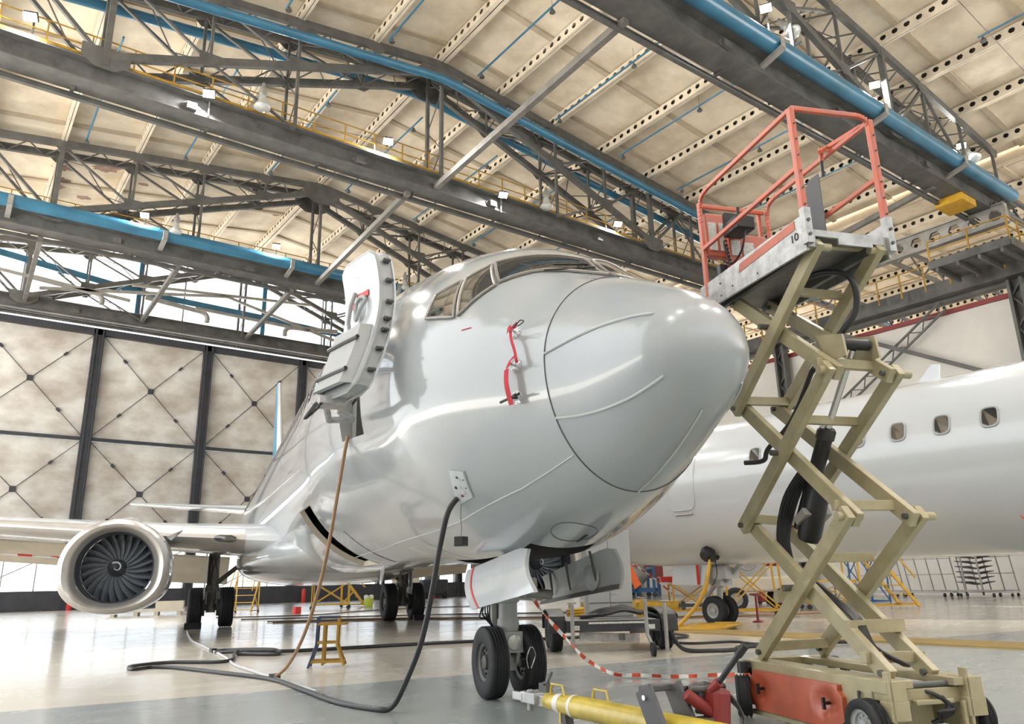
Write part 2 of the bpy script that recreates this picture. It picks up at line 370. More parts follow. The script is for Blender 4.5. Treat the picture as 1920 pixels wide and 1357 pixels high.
def walkway(Y, label, x0, x1, z=18.26, mtl='yel'):
    t = thing('walkway_railing', label, 'railing', (0, Y, 0)); n = int((x1-x0)/1.31)
    for zz, nm in ((.9, 'top_rail'), (.45, 'mid_rail'), (.1, 'toe_rail')): MB().beam((x0, 0, z+zz), (x1, 0, z+zz), .035, .04 if zz > .2 else .1).build(nm, M[mtl], t)
    for i in range(n+1):
        x = x0+i*1.31; MB().box((x, 0, z+.42), (.045, .045, .95)).build('rail_post', M[mtl], t)
    return t
walkway(YT[2]-.55, 'thin yellow walkway railing on the girder above the cockpit', -2, 38)
walkway(YT[3]-.5, 'thin yellow railing above the straight blue duct of the far girder', -2, 38)
walkway(YT[1]+.2, 'thin yellow railing behind the thick blue duct nearest the camera', 12, 39)
# ducts and pipes
for Y, lb in ((YT[3]-1.0, 'thick straight blue duct on the far girder below the truss'), (YT[1]-.9, 'thick straight blue duct above the orange platform, on the nearest girder')):
    t = thing('blue_duct', lb, 'duct', (0, Y, 18.37)); MB().tube([(XL, 0, 0), (XW-1, 0, 0)], .31, 20).build('pipe', M['blue'], t, True)
    x = XL+3.2
    while x < XW-1: mb = MB(); mb.beam((x, -.35, -.3), (x, .9, -.62), .22, .12); mb.beam((x, -.36, -.32), (x, -.36, .12), .22, .04); mb.build('pipe_bracket', M['galv'], t); x += 6.62
def bent(Y, z, lb, r=.18):
    P = [(XL, z-(XR-XL)*.115), (XR-2.2, z-.2), (XR-.2, z), (XR+1.6, z-.18), (XW, z-(XW-XR)*.118)]
    pts = [(P[0][0], Y, P[0][1])]+[tuple(p) for p in spline([(x, Y, zz) for x, zz in P[1:4]], 6)]+[(P[4][0], Y, P[4][1])]
    tag(MB().tube(pts, r, 16).build('blue_pipe', M['blue'], None, True), lb, 'pipe', 'bent blue roof pipes')
bent(25.3, 22.75, 'bent blue pipe in front of the middle truss, upper of the pair', .19)
bent(27.7, 23.35, 'bent blue pipe seen under and behind the middle truss, lower of the pair', .2)
def sprinkler(x, y0, y1, lb, heads):
    z = zpur(x)-.25; t = thing('sprinkler_pipe', lb, 'pipe', (x, y0, z), 0, 'thin blue sprinkler pipes')
    L = y1-y0; MB().cyl((0, 0, 0), (0, L, 0), .045, 8).build('pipe', M['blue'], t, True)
    for h in heads:
        mb = MB(); mb.cyl((0, h*L, 0), (0, h*L, -.12), .02, 6); mb.lathe([(.03, -.1), (.05, -.13), (.13, -.27), (.12, -.3), (.02, -.3)], (0, h*L, 0), (0, 0, 1), 10); mb.build('sprinkler_head', M['steel'], t, True)
    MB().cyl((0, L*.5, 0), (0, L*.5, .7), .008, 5).build('hanger_wire', M['steel'], t)
for i, x in enumerate((3.6, 8.1, 12.55, 17.14, 21.74, 26.0, 30.44, 34.9)):
    sprinkler(x, 25.1, 14.3, f'thin blue sprinkler pipe between the nearest and middle trusses, {ordn[i+1]} from the door wall end' if 0 else f'thin blue sprinkler pipe in front of the middle truss, {ordn[i+1]} counting from the left', (.03, .5, .97))
    sprinkler(x-.4, 38.6, 29.5, f'thin blue sprinkler pipe behind the middle truss, {ordn[i+1]} counting from the left', (.05, .9))
for i, x in enumerate((26.4, 30.9, 35.4)):
    sprinkler(x, 9.6, 1.0, f'thin blue sprinkler pipe in the upper corner of the roof, {ordn[i+1]} from the near truss', (.02, .5))
for i, (y, lb) in enumerate(((17.9, 'thin dark cable strung under the roof in front of the middle truss'), (33.2, 'thin dark cable strung under the roof behind the middle truss'), (9.3, 'thin dark cable strung under the near roof bay'))):
    tag(MB().tube([(XL, y, zpur(XL)-.03), (XR, y, zpur(XR)-.03), (XW, y, zpur(XW)-.03)], .014, 5).build('roof_cable', M['steel']), lb, 'cable')
# horizontal bracing bars between girders
for p, q, lb in (((15.5, 26.1, 17.75), (14.7, 13.5, 17.5), 'long grey bracing bar slanting from the middle girder up to the nearest girder'),
                 ((15.7, 39.8, 17.8), (14.5, 26.7, 17.5), 'grey bracing bar between the far girder and middle girder, above the raised aircraft door'),
                 ((2.43, 53.3, 18.2), (2.1, 40.6, 17.5), 'pale steel bar across the glazed strip, nearest the photo edge'),
                 ((9.1, 53.3, 18.2), (8.4, 40.6, 17.5), 'pale steel bar across the middle of the glazed strip'),
                 ((16.0, 53.3, 18.2), (14.6, 40.6, 17.5), 'pale steel bar across the glazed strip, nearest the aircraft door'),
                 ((33.5, 13.3, 17.6), (36.5, 26.2, 17.5), 'grey bracing bar behind the orange platform, under the low side of the roof')):
    tag(MB().beam(p, q, .22, .26).build('bracing_bar', M['brace']), lb, 'brace')
# ------------------------------------------------------------------ sliding doors, glazed strip above
ztop = 17.35
for i in range(7):
    x0 = -.05+6.87*(i-1); x1 = x0+6.87
    e = thing('door_%d' % (i+1), 'sliding hangar door', 'door', (x0, YD+.25, 0)); del e['label']; del e['category']; struct(e)
    w = 6.87
    for nm, za, zb_ in (('lower', 3.75, 10.1), ('upper', 10.3, ztop-.3)):
        mb = MB(); n = 22; rows = []
        for a in range(n+1):
            rows.append([(w*.04+w*.92*b/n, .25-.12*math.sin(PI*a/n)*math.sin(PI*b/n)+.02*math.sin(a*1.7+b*.6+i)*math.sin(b*1.1-a*.8)+random.uniform(-.012, .012), za+(zb_-za)*a/n) for b in range(n+1)])
        mb.grid(rows); mb.build('fabric_panel', M['door'], e, True)
        mb = MB(); c = V(w/2, .08, (za+zb_)/2)
        for cx, cz in ((.3, za+.1), (w-.3, za+.1), (.3, zb_-.1), (w-.3, zb_-.1)):
            p = V(cx, .06, cz); mb.cyl(c, p, .022, 6); q = c.lerp(p, .55); d = (p-c).normalized(); mb.beam(q-d*.13, q+d*.13, .1, .16)
        mb.box(c, (.34, .1, .34)); mb.build('tie_brace', M['doorf'], e)
    mb = MB(); mb.box((0, .1, ztop/2), (.62, .4, ztop)); mb.box((w/2, .1, 10.2), (w, .25, .2)); mb.box((w/2, .1, ztop-.15), (w, .4, .42)); mb.box((w/2, .12, 3.7), (w, .25, .2))
    mb.box((-.2, -.14, ztop/2), (.1, .2, ztop)); mb.box((.2, -.14, ztop/2), (.1, .2, ztop)); mb.build('door_frame', M['doorf'], e)
    MB().box((w/2, .05, .56), (w, .5, 1.12)).build('kick_panel', M['doorf'], e)
    MB().box((w/2, .2, 2.4), (w-.6, .02, 2.5)).build('glass_pane', M['pane'], e)
    mb = MB()
    for xx in (w*.27, w*.52, w*.76): mb.box((xx, .16, 2.4), (.06, .06, 2.6))
    mb.beam((w*.30, .1, 1.15), (w*.95, .1, 3.5), .06, .06); mb.build('glazing_bar', M['galv'], e)
mb = MB()
for k in range(3): mb.box((16, YD-.12-k*.14, 17.5+k*.16), (60, .12, .1))
mb.box((16, YD-.3, 18.1), (60, .3, .5)); struct(mb.build('trim_1', M['girder']))
# glazed strip: panes with mullions, blue wind posts
wn = bpy.data.objects.new('window_1', None); COL.objects.link(wn); struct(wn)
mb = MB(); mb.prism([(XL, YD+.9, 18.4), (XW, YD+.9, 18.4), (XW, YD+.9, zpur(XW)+.5), (XR, YD+.9, zpur(XR)+.5), (XL, YD+.9, zpur(XL)+.5)], (0, .02, 0)); mb.build('glass_pane', M['pane'], wn)
for x in (-3, 2.2, 8.9, 11.8, 15.6, 17.4, 22, 28, 34): MB().box((x, YD+.6, 20.5), (.3 if x in (8.9, 17.4) else .09, .2, 5.4)).build('mullion', M['blue'] if x in (8.9, 17.4, 28) else M['galv'], wn)
mb = MB()
for p, q in (((-1, 21.6), (9, 20.4)), ((9, 20.4), (17, 20.2)), ((17, 20.2), (30, 19.6))): mb.beam((p[0], YD+.4, p[1]), (q[0], YD+.4, q[1]), .18, .42)
mb.build('wind_beam', M['blue'], wn)
mb = MB()
for p, q in (((-4, 19.8), (8, 18.9)), ((3, 18.7), (14, 20.4)), ((12, 19.2), (20, 19.0)), ((14, 20.4), (22, 18.6)), ((8, 20), (20, 21))): mb.beam((p[0], YD-2, p[1]), (q[0], YD-2, q[1]), .14, .18)
mb.build('glazing_brace', M['galv'], wn)
# curved grey exhaust pipes on the header
for i, (x, s) in enumerate(((6.5, 1), (13.0, 1), (18.5, -1))):
    tag(MB().tube(spline([(x-4*s, YD-1.2, 19.6), (x-1.2*s, YD-1.2, 19.35), (x-.3*s, YD-1.2, 19.25), (x, YD-1.2, 18.95), (x, YD-1.2, 18.6)], 5), .16, 10).build('vent_pipe', M['galv'], None, True),
        ('bent grey vent pipe above the door header, nearest the photo edge', 'bent grey vent pipe above the door header, middle one', 'bent grey vent pipe above the door header, beside the fuselage')[i], 'pipe')
# ------------------------------------------------------------------ right-hand wall
mb = MB(); n = 40; rows = []
for a in range(2):
    rows.append([(XW+.5+.03*math.sin(b*1.3), -4+b*(YD+4)/n, a*14.0) for b in range(n+1)])
mb.grid(rows); struct(mb.build('wall_right', M['wallf'], None, True))
mb = MB(); mb.box((XW+.42, 24, 14.05), (.25, 60, .22)); struct(mb.build('trim_2', M['redp']))
t = thing('runway_beam', 'dark grey runway beam with yellow railing above the pale fabric wall', 'beam', (XW-.2, 0, 0))
mb = MB(); mb.box((0, 24, 15.1), (.35, 60, .85)); mb.box((-.1, 24, 14.68), (.8, 60, .06)); mb.build('web_box', M['girder'], t)
mb = MB(); mb.box((.5, 24, 14.72), (.5, 60, .5)); mb.build('lower_box', M['steel'], t)
MB().box((-.55, 24, 16.42), (.05, 60, .05)).build('top_rail', M['yel'], t); MB().box((-.55, 24, 15.95), (.04, 60, .04)).build('mid_rail', M['yel'], t)
for k in range(34): MB().box((-.55, 2+k*1.25, 15.75), (.06, .07, 1.4)).build('rail_post', M['yel'], t)
def lattice(mb, p, q, w=.5, n=14, th=.1, side=(0, 1, 0)):
    p, q = Vector(p), Vector(q); d = (q-p).normalized(); a = d.cross(Vector(side)).normalized()*w/2
    if a.length < .01: a = V(w/2, 0, 0)
    mb.beam(p+a, q+a, th, th); mb.beam(p-a, q-a, th, th)
    for i in range(n):
        s = 1 if i % 2 else -1; mb.beam(p.lerp(q, i/n)+a*s, p.lerp(q, (i+1)/n)-a*s, th*.5, th*.5)
for Y, lb in ((13.15, 'dark steel wall column at the photo edge beside the second aircraft'), (26.3, 'dark steel wall column behind the scissor lift arms'), (40, 'dark steel wall column at the far end of the pale wall')):
    t = thing('wall_column', lb, 'column', (XW-.1, Y, 0)); mb = MB()
    for s in (-1, 1): mb.box((0, s*.28, 7.3), (.5, .14, 14.6))
    mb.build('flange', M['steel'], t); mb = MB()
    for i in range(18): mb.beam((0, -.28*(-1)**i, i*.8+.2), (0, .28*(-1)**i, i*.8+1.0), .08, .08)
    mb.build('lacing', M['steel'], t); MB().box((.2, 0, 7.3), (.05, .5, 14.6)).build('web_plate', M['steel'], t)
mb = MB(); lattice(mb, (XW-.1, 16.6, 14.3), (XW-.1, 23.8, 9.6), .5, 16, .1, (1, 0, 0)); tag(mb.build('lattice_brace', M['steel']), 'dark latticed brace leaning across the pale fabric wall', 'brace')
tag(MB().beam((XW-.3, 22.5, 14.4), (XW-.3, 13.3, 9.4), .22, .22).build('wall_brace', M['steel']), 'plain dark brace bar crossing the latticed brace on the pale wall', 'brace')
tag(MB().beam((XW-.3, 14.8, 3.4), (XW-.3, 11, .1), .3, .3).build('wall_brace', M['steel']), 'low dark brace bar beside the stacked trays at the wall', 'brace')
# castellated cross beam and balcony under the near girder end
mb = MB(); y0, y1, zb, H = 12.2, 19.6, 16.65, .95; n = 8; P = (y1-y0)/n
for X in (-.08, .08):
    for i in range(n):
        ya = y0+i*P; yb = ya+P; yc = ya+P/2; r = .3; zc = zb+H/2
        hx = [(38+X, yc+r*math.cos(k*PI/3), zc+r*.95*math.sin(k*PI/3)) for k in range(6)]
        mb.add([(38+X, ya, zb+H), (38+X, yb, zb+H), (38+X, yb, zb), (38+X, ya, zb)]+hx, [(0, 1, 5, 6), (1, 2, 9, 4, 5), (2, 3, 8, 9), (3, 0, 6, 7, 8)])
mb.box((38, (y0+y1)/2, zb), (.4, y1-y0, .06)); mb.box((38, (y0+y1)/2, zb+H), (.4, y1-y0, .06)); mb.box((38, y0, zb+H/2), (.3, .05, H))
tag(mb.build('castellated_beam', M['galv']), 'pale grey beam with large hexagonal holes, under the nearest girder end', 'beam')
t = thing('balcony', 'dark steel service balcony with yellow railing near the photo edge', 'balcony', (38, 12.1, 15.2))
mb = MB(); mb.box((0, 1.6, 0), (2.4, 3.6, .12)); mb.box((-1.2, 1.6, .1), (.08, 3.6, .4)); mb.box((0, -.2, .1), (2.4, .08, .4)); mb.build('deck', M['girder'], t)
mb = MB()
for k in range(4): mb.box((0, .2+k*.95, -.18), (2.4, .12, .25))
mb.build('deck_joist', M['steel'], t)
for x, y in ((-1.2, -.2), (-1.2, 1.5), (-1.2, 3.3), (1.2, -.2), (0, -.2)): MB().box((x, y, .75), (.07, .07, 1.2)).build('rail_post', M['yel'], t)
for z in (.8, 1.3): mb = MB(); mb.box((-1.2, 1.55, z), (.05, 3.5, .05)); mb.box((0, -.2, z), (2.4, .05, .05)); mb.build('guard_rail', M['yel'], t)
tag(MB().box((35.7, 13.4, 17.38), (1.4, 1.2, .34)).build('hoist_cover', M['yel2']), 'yellow hoist cover under the nearest girder end', 'hoist')
# ------------------------------------------------------------------ lamps
def flood(x, y, z, rz, lb, power=260, tilt=50):
    t = thing('floodlight', lb, 'lamp', (x, y, z), rz, 'bright floodlights')
    R = Matrix.Rotation(math.radians(tilt), 3, 'X')
    MB().box((0, 0, 0), (.42, .16, .3), R).build('housing', M['steel'], t, False, .02)
    MB().box(R @ V(0, -.09, 0), (.38, .02, .26), R).build('lens', M['glow'], t)
    mb = MB(); mb.beam((0, .06, .05), (0, .34, .0), .05, .05); mb.beam((0, .34, .05), (0, .34, -.75), .05, .05); mb.build('bracket', M['steel'], t)
    ld = bpy.data.lights.new('flood_lamp', 'AREA'); ld.shape = 'RECTANGLE'; ld.size = .36; ld.size_y = .24; ld.energy = power; ld.color = (1, .98, .94)
    lo_ = bpy.data.objects.new('flood_lamp', ld); COL.objects.link(lo_); lo_.parent = t; lo_.location = R @ V(0, -.11, 0); lo_.rotation_euler = (R @ V(0, -1, 0)).to_track_quat('-Z', 'Y').to_euler()
for p, lb in (((5.71, 25.6, 18.3), 'lit floodlight on the middle girder beside the first truss post'), ((12.9, 25.6, 18.9), 'lit floodlight hung on the walkway railing left of the truss peak'),
              ((18.8, 25.6, 18.2), 'lit floodlight on the middle girder right of the slanting bar'), ((26.1, 25.6, 18.75), 'lit floodlight at the low end of the middle truss'),
              ((.1, 25.6, 18.9), 'lit floodlight in the upper corner above the middle girder'), ((6.2, 38.7, 19.1), 'lit floodlight above the straight far duct'), ((12.9, 38.7, 19.1), 'lit floodlight above the far duct, nearer the raised aircraft door')): flood(*p, math.radians(-20), lb)
for p, lb in (((21.4, 12.9, 20.8), 'lit floodlight near the top of the photo above the thick duct'), ((28.7, 12.9, 20.6), 'lit floodlight on the nearest truss above the orange railing'), ((36.3, 12.9, 20.4), 'lit floodlight on the nearest truss low end')): flood(*p, math.radians(-60), lb)
for k, x in enumerate((-5, 1, 7, 13, 19, 25, 31, 36)):
    flood(x, -.9, 20.6 if 4 < x < 30 else 19.6, 0, f'lit floodlight on the truss line above the camera, {ordn[k+1]} along the row', 420, 68)
def bell(x, y, z, lb, tilt=0):
    t = thing('bell_lamp', lb, 'lamp', (x, y, z), 0, 'unlit bell lamps'); t.rotation_euler = (tilt, 0, 0)
    MB().lathe([(.10, .34), (.13, .3), (.15, .15), (.2, .05), (.29, -.1), (.31, -.16), (.29, -.2), (.2, -.26), (.02, -.28)], (0, 0, 0), (0, 0, 1), 20).build('reflector', M['lampglass'], t, True)
    MB().lathe([(.04, .9), (.07, .85), (.08, .7), (.14, .66), (.15, .4), (.10, .34)], (0, 0, 0), (0, 0, 1), 14).build('ballast', M['galv'], t, True)
for p, lb in (((7.6, 25.5, 18.55), 'grey unlit bell lamp on the middle girder near the first floodlight'), ((21.3, 25.5, 18.4), 'grey unlit bell lamp on the middle girder above the cockpit'),
              ((7.7, 38.7, 18.7), 'grey unlit bell lamp in front of the far duct'), ((20.9, 38.7, 18.5), 'grey unlit bell lamp beside the open aircraft door')): bell(*p, lb)
bell(22.5, 12.7, 20.2, 'grey unlit bell lamp above the thick duct near the top', -.5); bell(36.9, 12.7, 19.9, 'grey unlit bell lamp at the low end of the nearest truss', -.5)
# ------------------------------------------------------------------ the main aircraft
# local axes: x = port, y = aft of the nose tip, z = up
HD = math.radians(15.232); AO = (4.093, 3.128, 0)
KA = np.array([0, .08, .25, .5, 1.0, 1.5, 1.8, 2.0, 2.5, 3.0, 4.0, 5.0, 6.0, 8.0, 12.0, 28., 33., 37., 41.8])
TP = np.array([0, .263, .416, .563, .82, 1.05, 1.29, 1.43, 1.72, 1.92, 2.195, 2.393, 2.571, 2.689, 2.689, 2.689, 2.68, 2.62, 2.45])
BT = -np.array([0, .221, .388, .568, .823, .989, 1.066, 1.112, 1.233, 1.336, 1.37, 1.346, 1.329, 1.316, 1.316, 1.316, .5, -.6, -1.95])
WD = np.array([0, .279, .43, .52, .682, .915, 1.09, 1.199, 1.419, 1.55, 1.656, 1.75, 1.844, 1.922, 1.922, 1.922, 1.65, 1.05, .25])
ZMD = np.array([0, 0, 0, .02, .08, .14, .176, .2, .28, .38, .5, .6, .66, .7, .7, .7, 1.0, 1.4, 2.2]); ZT = 2.67
def pchip(x, y, xi):
    h = np.diff(x); d = np.diff(y)/h; m = np.zeros_like(y)
    for i in range(1, len(y)-1):
        if d[i-1]*d[i] > 0:
            w1 = 2*h[i]+h[i-1]; w2 = h[i]+2*h[i-1]; m[i] = (w1+w2)/(w1/d[i-1]+w2/d[i])
    m[0] = d[0]; m[-1] = d[-1]; k = int(np.clip(np.searchsorted(x, xi)-1, 0, len(h)-1)); t = (xi-x[k])/h[k]
    return float((1+2*t)*(1-t)**2*y[k]+t*(1-t)**2*h[k]*m[k]+t*t*(3-2*t)*y[k+1]+t*t*(t-1)*h[k]*m[k+1])
_sk = np.sqrt(KA)
def prof(a):
    t = math.sqrt(max(a, 0)); return pchip(_sk, TP, t), pchip(_sk, BT, t), pchip(_sk, WD, t), pchip(_sk, ZMD, t)
def S(a, th, off=0.0):
    tp, bt, w, zm = prof(a); h = (tp-zm) if math.sin(th) >= 0 else (zm-bt)
    p = V(w*math.cos(th), a, ZT+zm+h*math.sin(th))
    if off:
        e = .02; a1 = a+e; tp1, bt1, w1, zm1 = prof(a1); h1 = (tp1-zm1) if math.sin(th) >= 0 else (zm1-bt1)
        pa = V(w1*math.cos(th), a1, ZT+zm1+h1*math.sin(th))-p; pt_ = V(-w*math.sin(th), 0, h*math.cos(th))
        n = pt_.cross(pa)
        n.normalize()
        if n.dot(V(math.cos(th), 0, math.sin(th))) < 0: n = -n
        p = p+n*off
    return p
def TH(a, s, z):          # section angle of a point on (or near) the skin
    tp, bt, w, zm = prof(a); dz = z-ZT-zm; h = (tp-zm) if dz >= 0 else (zm-bt); return math.atan2(dz/h, s/w) % (2*PI)
def THZ(a, z, side=-1):   # section angle at height z
    tp, bt, w, zm = prof(a); dz = z-ZT-zm; h = (tp-zm) if dz >= 0 else (zm-bt); q = math.asin(max(-1, min(1, dz/h)))
    return (PI-q if side < 0 else q) % (2*PI)
air = thing('airliner', 'large white airliner facing the camera with its front door open', 'aircraft', AO, -HD)
DA0, DA1 = 4.2, 5.12; DT0, DT1 = THZ(4.65, 4.36), THZ(4.65, 2.735)       # starboard front door opening
CA0, CA1 = 8.5, 9.85; CT0, CT1 = TH(9.2, -1.62, 2.36), TH(9.2, -.52, 1.43)  # cargo door opening
NA0, NA1 = 2.62, 4.75; NT0, NT1 = 1.5*PI-.232, 1.5*PI+.232                 # nose wheel bay
al = sorted(set([round(.0012+(i/60)**2*6.2, 4) for i in range(61)]+[DA0, DA1, CA0, CA1, NA0, NA1, 1.2]+[6.2+i*.55 for i in range(1, 65) if 6.2+i*.55 < 41.8]+[41.8]))
al = [a for i, a in enumerate(al) if a in (DA0, DA1, CA0, CA1, NA0, NA1, 1.2, 41.8) or not any(abs(a-b) < .03 and b in (DA0, DA1, CA0, CA1, NA0, NA1, 1.2) for b in al)]
tl = sorted([2*PI*i/120 for i in range(120)]+[DT0, DT1, CT0, CT1, NT0, NT1])
tl = [t for t in tl if t in (DT0, DT1, CT0, CT1, NT0, NT1) or not any(abs(t-b) < .018 for b in (DT0, DT1, CT0, CT1, NT0, NT1))]
def cut(a, t):
    return (DA0 < a < DA1 and DT0 < t < DT1) or (CA0 < a < CA1 and CT0 < t < CT1) or (NA0 < a < NA1 and NT0 < t < NT1)
def skin(name, a_list, m, cap=False):
    mb = MB(); n = len(tl); vs = [S(a, t) for a in a_list for t in tl]; fs = []
    for i in range(len(a_list)-1):
        am = (a_list[i]+a_list[i+1])/2
        for k in range(n):
            k2 = (k+1) % n; tm = (tl[k]+(tl[k2] if k2 else 2*PI))/2
            if not cut(am, tm): fs.append((i*n+k, (i+1)*n+k, (i+1)*n+k2, i*n+k2))
    if cap: fs.append(tuple(range(n)))
    mb.add(vs, fs); return mb.build(name, m, air, True)
skin('fuselage', [a for a in al if a >= 1.2], M['white'])
rad = skin('radome', [a for a in al if a <= 1.2], M['radome'], True)
MB().tube([S(1.2, 2*PI*i/120, .002) for i in range(120)], .0055, 6, True).build('radome_seam', M['seam'], rad)
def surf_tube(pts, r, off=.004, n=40):
    out = []
    for (s0, a0, z0), (s1, a1, z1) in zip(pts[:-1], pts[1:]):
        t0, t1 = TH(a0, s0, z0), TH(a1, s1, z1)
        for i in range(n): out.append(S(a0+(a1-a0)*i/n, t0+(t1-t0)*i/n, off))
    s1, a1, z1 = pts[-1]; out.append(S(a1, TH(a1, s1, z1), off)); return MB().tube(out, r, 6)
for m_ in (1, -1):
    for p in (((-.76*m_, 1.2, 2.833), (-.356*m_, .234, 2.886)), ((-.677*m_, 1.2, 2.327), (-.318*m_, .22, 2.44))):
        surf_tube(p, .011).build('lightning_strip', M['strip'], rad, True)
surf_tube([(0, 1.2, 1.8), (0.02, .3, 2.25)], .008).build('lightning_strip', M['strip'], rad, True)
# nose cap edge and hull lines
surf_tube([(-.537, 1.227, 2.045), (-.703, 1.876, 1.862), (-.86, 2.519, 1.742), (-.935, 4.07, 1.627), (-.875, 6.5, 1.579), (-.816, 9.0, 1.546)], .006, .003, 14).build('hull_line', M['white2'], air, True)
surf_tube([(-1.28, 7.4, 1.87), (-.9, 7.4, 1.58), (-.5, 7.4, 1.41)], .005, .002, 14).build('panel_line', M['seam'], air, True)
ov = []
for i in range(24):
    q = 2*PI*i/24; s = -.1+.24*math.cos(q); a = 2.2+.22*math.sin(q)+.25*s; ov.append(S(a, TH(a, s, 1.5), .002))
MB().tube(ov, .0035, 5, True).build('access_panel', M['seam'], air)
mb = MB(); mb.slab([[S(2.22+.2*u, TH(2.3, .03+.03*v, 1.47), .003) for v in range(2)] for u in np.linspace(0, 1, 4)], V(0, 0, -.004)); mb.build('drain_scoop', M['bay'], air)
surf_tube([(-1.166, 2.061, 3.257), (-1.11, 1.963, 3.256)], .004).build('red_marking', M['redb'], air)
# windows: bilinear patches on the skin
def patch(c4, off, n=10, m=8, grow=0.0):
    """c4 = top-fore, bottom-fore, bottom-aft, top-aft corners (s, a, z)"""
    q = [(a, TH(a, s, z)) for s, a, z in c4]; ca = sum(x[0] for x in q)/4; ct = sum(x[1] for x in q)/4
    q = [(ca+(a-ca)*(1+grow), ct+(t-ct)*(1+grow)) for a, t in q]
    rows = []
    for i in range(m+1):
        v = i/m; row = []
        for k in range(n+1):
            u = k/n
            a = (q[0][0]*(1-u)+q[3][0]*u)*(1-v)+(q[1][0]*(1-u)+q[2][0]*u)*v
            t = (q[0][1]*(1-u)+q[3][1]*u)*(1-v)+(q[1][1]*(1-u)+q[2][1]*u)*v
            row.append(S(a, t, off))
        rows.append(row)
    return rows
def border(rows, w, off):      # a frame strip around a patch
    R_ = [list(map(Vector, r)) for r in rows]
    ring = [R_[0][k] for k in range(len(R_[0]))]+[R_[i][-1] for i in range(1, len(R_))]+[R_[-1][k] for k in range(len(R_[0])-2, -1, -1)]+[R_[i][0] for i in range(len(R_)-2, 0, -1)]
    return ring
def cockpit_window(c4, nm='cockpit_window'):
    rows = patch(c4, .016); nrm = [0]
    o = MB().grid(rows).build(nm, M['glass'], air, True)
    ring = border(patch(c4, .016, grow=.03), 0, 0); mb = MB(); mb.tube(ring, .016, 6, True); f = mb.build('frame', M['wframe'], o, True)
    return o
for m_ in (1, -1):
    mm = lambda P: [(s*m_, a, z) for s, a, z in P]
    w1 = mm([(-.05, 1.84, 4.03), (-.05, 1.42, 3.73), (-.795, 1.955, 3.685), (-.715, 2.275, 4.0)])
    w2 = mm([(-.784, 2.286, 3.996), (-.859, 1.977, 3.662), (-1.150, 2.16, 3.43), (-1.005, 2.385, 3.88)])
    w3 = mm([(-1.048, 2.42, 3.866), (-1.193, 2.216, 3.425), (-1.35, 2.6, 3.53), (-1.235, 2.66, 3.80)])
    for w in (w1, w2, w3): cockpit_window(w)
# wipers
mb = MB(); mb.tube([S(1.62, TH(1.62, -.14, 3.82), .05), S(1.72, TH(1.72, -.42, 3.82), .045)], .010, 6); mb.tube([S(1.55, TH(1.55, -.1, 3.8), .05), S(1.7, TH(1.7, -.52, 3.75), .04)], .008, 6); mb.build('wiper', M['black'], air)
# cabin windows along the starboard side
proto = None
for k in range(52):
    a = 6.4+k*.508
    t0, t1 = THZ(a, 4.09), THZ(a, 3.74); ac, tc = a, (t0+t1)/2; dt = (t1-t0)/2; pts = []
    for i in range(14):
        q = 2*PI*i/14; cx, cy = math.cos(q), math.sin(q); pts.append((ac+.125*abs(cx)**.6*(1 if cx > 0 else -1), tc+dt*abs(cy)**.6*(1 if cy > 0 else -1)))
    MB().add([S(x, y, .006) for x, y in pts], [tuple(range(14))]).build('cabin_window', M['glass'], air)
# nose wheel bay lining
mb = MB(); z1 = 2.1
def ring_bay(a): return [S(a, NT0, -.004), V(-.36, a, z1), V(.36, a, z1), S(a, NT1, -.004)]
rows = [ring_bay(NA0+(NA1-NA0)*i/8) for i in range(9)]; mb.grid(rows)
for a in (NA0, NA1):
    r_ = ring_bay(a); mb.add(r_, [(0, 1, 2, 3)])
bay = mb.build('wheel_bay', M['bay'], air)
mb = MB()
for i in range(14):
    s = random.uniform(-.3, .3); mb.tube(spline([(s, NA0+.08, random.uniform(1.5, 2)), (s+random.uniform(-.1, .1), 3.2, random.uniform(1.75, 2.0)), (random.uniform(-.3, .3), 4.6, random.uniform(1.6, 2.0))], 5), random.uniform(.008, .02), 6)
for i in range(5): mb.box((0, 2.8+i*.45, 2.0), (.7, .05, .16))
mb.build('bay_pipes', M['steel'], bay)
# nose wheel doors: starboard shows its painted outside, port its bare inside
def gear_door(corners, thick, mo, mi, nm):
    tf, bf, ba, ta = [Vector(c) for c in corners]; rows = []; n = 12; m = 8
    for i in range(m+1):
        v = i/m; row = []
        for k in range(n+1):
            u = k/n; top = tf.lerp(ta, u); bot = bf.lerp(ba, u); e = 0
            if u < .18: e = (1-math.sqrt(max(0, 1-((.18-u)/.18)**2)))*.10
            p = top.lerp(bot, v); p = p+(top-bot)*(-e*(1-v))
            p.x += -.05*math.sin(PI*v)*(1 if tf.x < 0 else -1)
            row.append(p)
        rows.append(row)
    mb = MB(); mb.slab(rows, V(thick, 0, 0)); o = mb.build(nm, mo, air, True); return o, rows
gd, rws = gear_door([(-.44, 2.46, 1.43), (-.60, 1.93, 1.03), (-.65, 3.42, .855), (-.47, 4.10, 1.24)], .035, M['white2'], M['alu'], 'nose_gear_door')
mb = MB(); mb.slab([[Vector(rws[i][10]).lerp(rws[i][11], f)+V(-.006, 0, 0) for f in (.3, .62)] for i in range(9)], V(.004, 0, 0))
ro = mb.build('red_stripe', M['redb'], gd); ro.scale = (1, 1, 1)
gp, rwp = gear_door([(.33, 2.27, 1.42), (.42, 2.36, 1.03), (.42, 4.2, .86), (.33, 3.92, 1.16)], .03, M['greyp'], M['alu'], 'nose_gear_door')
mb = MB()
for k in (3, 7, 10):
    mb.tube([Vector(rwp[0][k])+V(-.03, 0, .02), Vector(rwp[4][k])+V(-.05, 0, 0), Vector(rwp[6][k])+V(-.02, 0, 0)], [.014, .012, .008], 6)
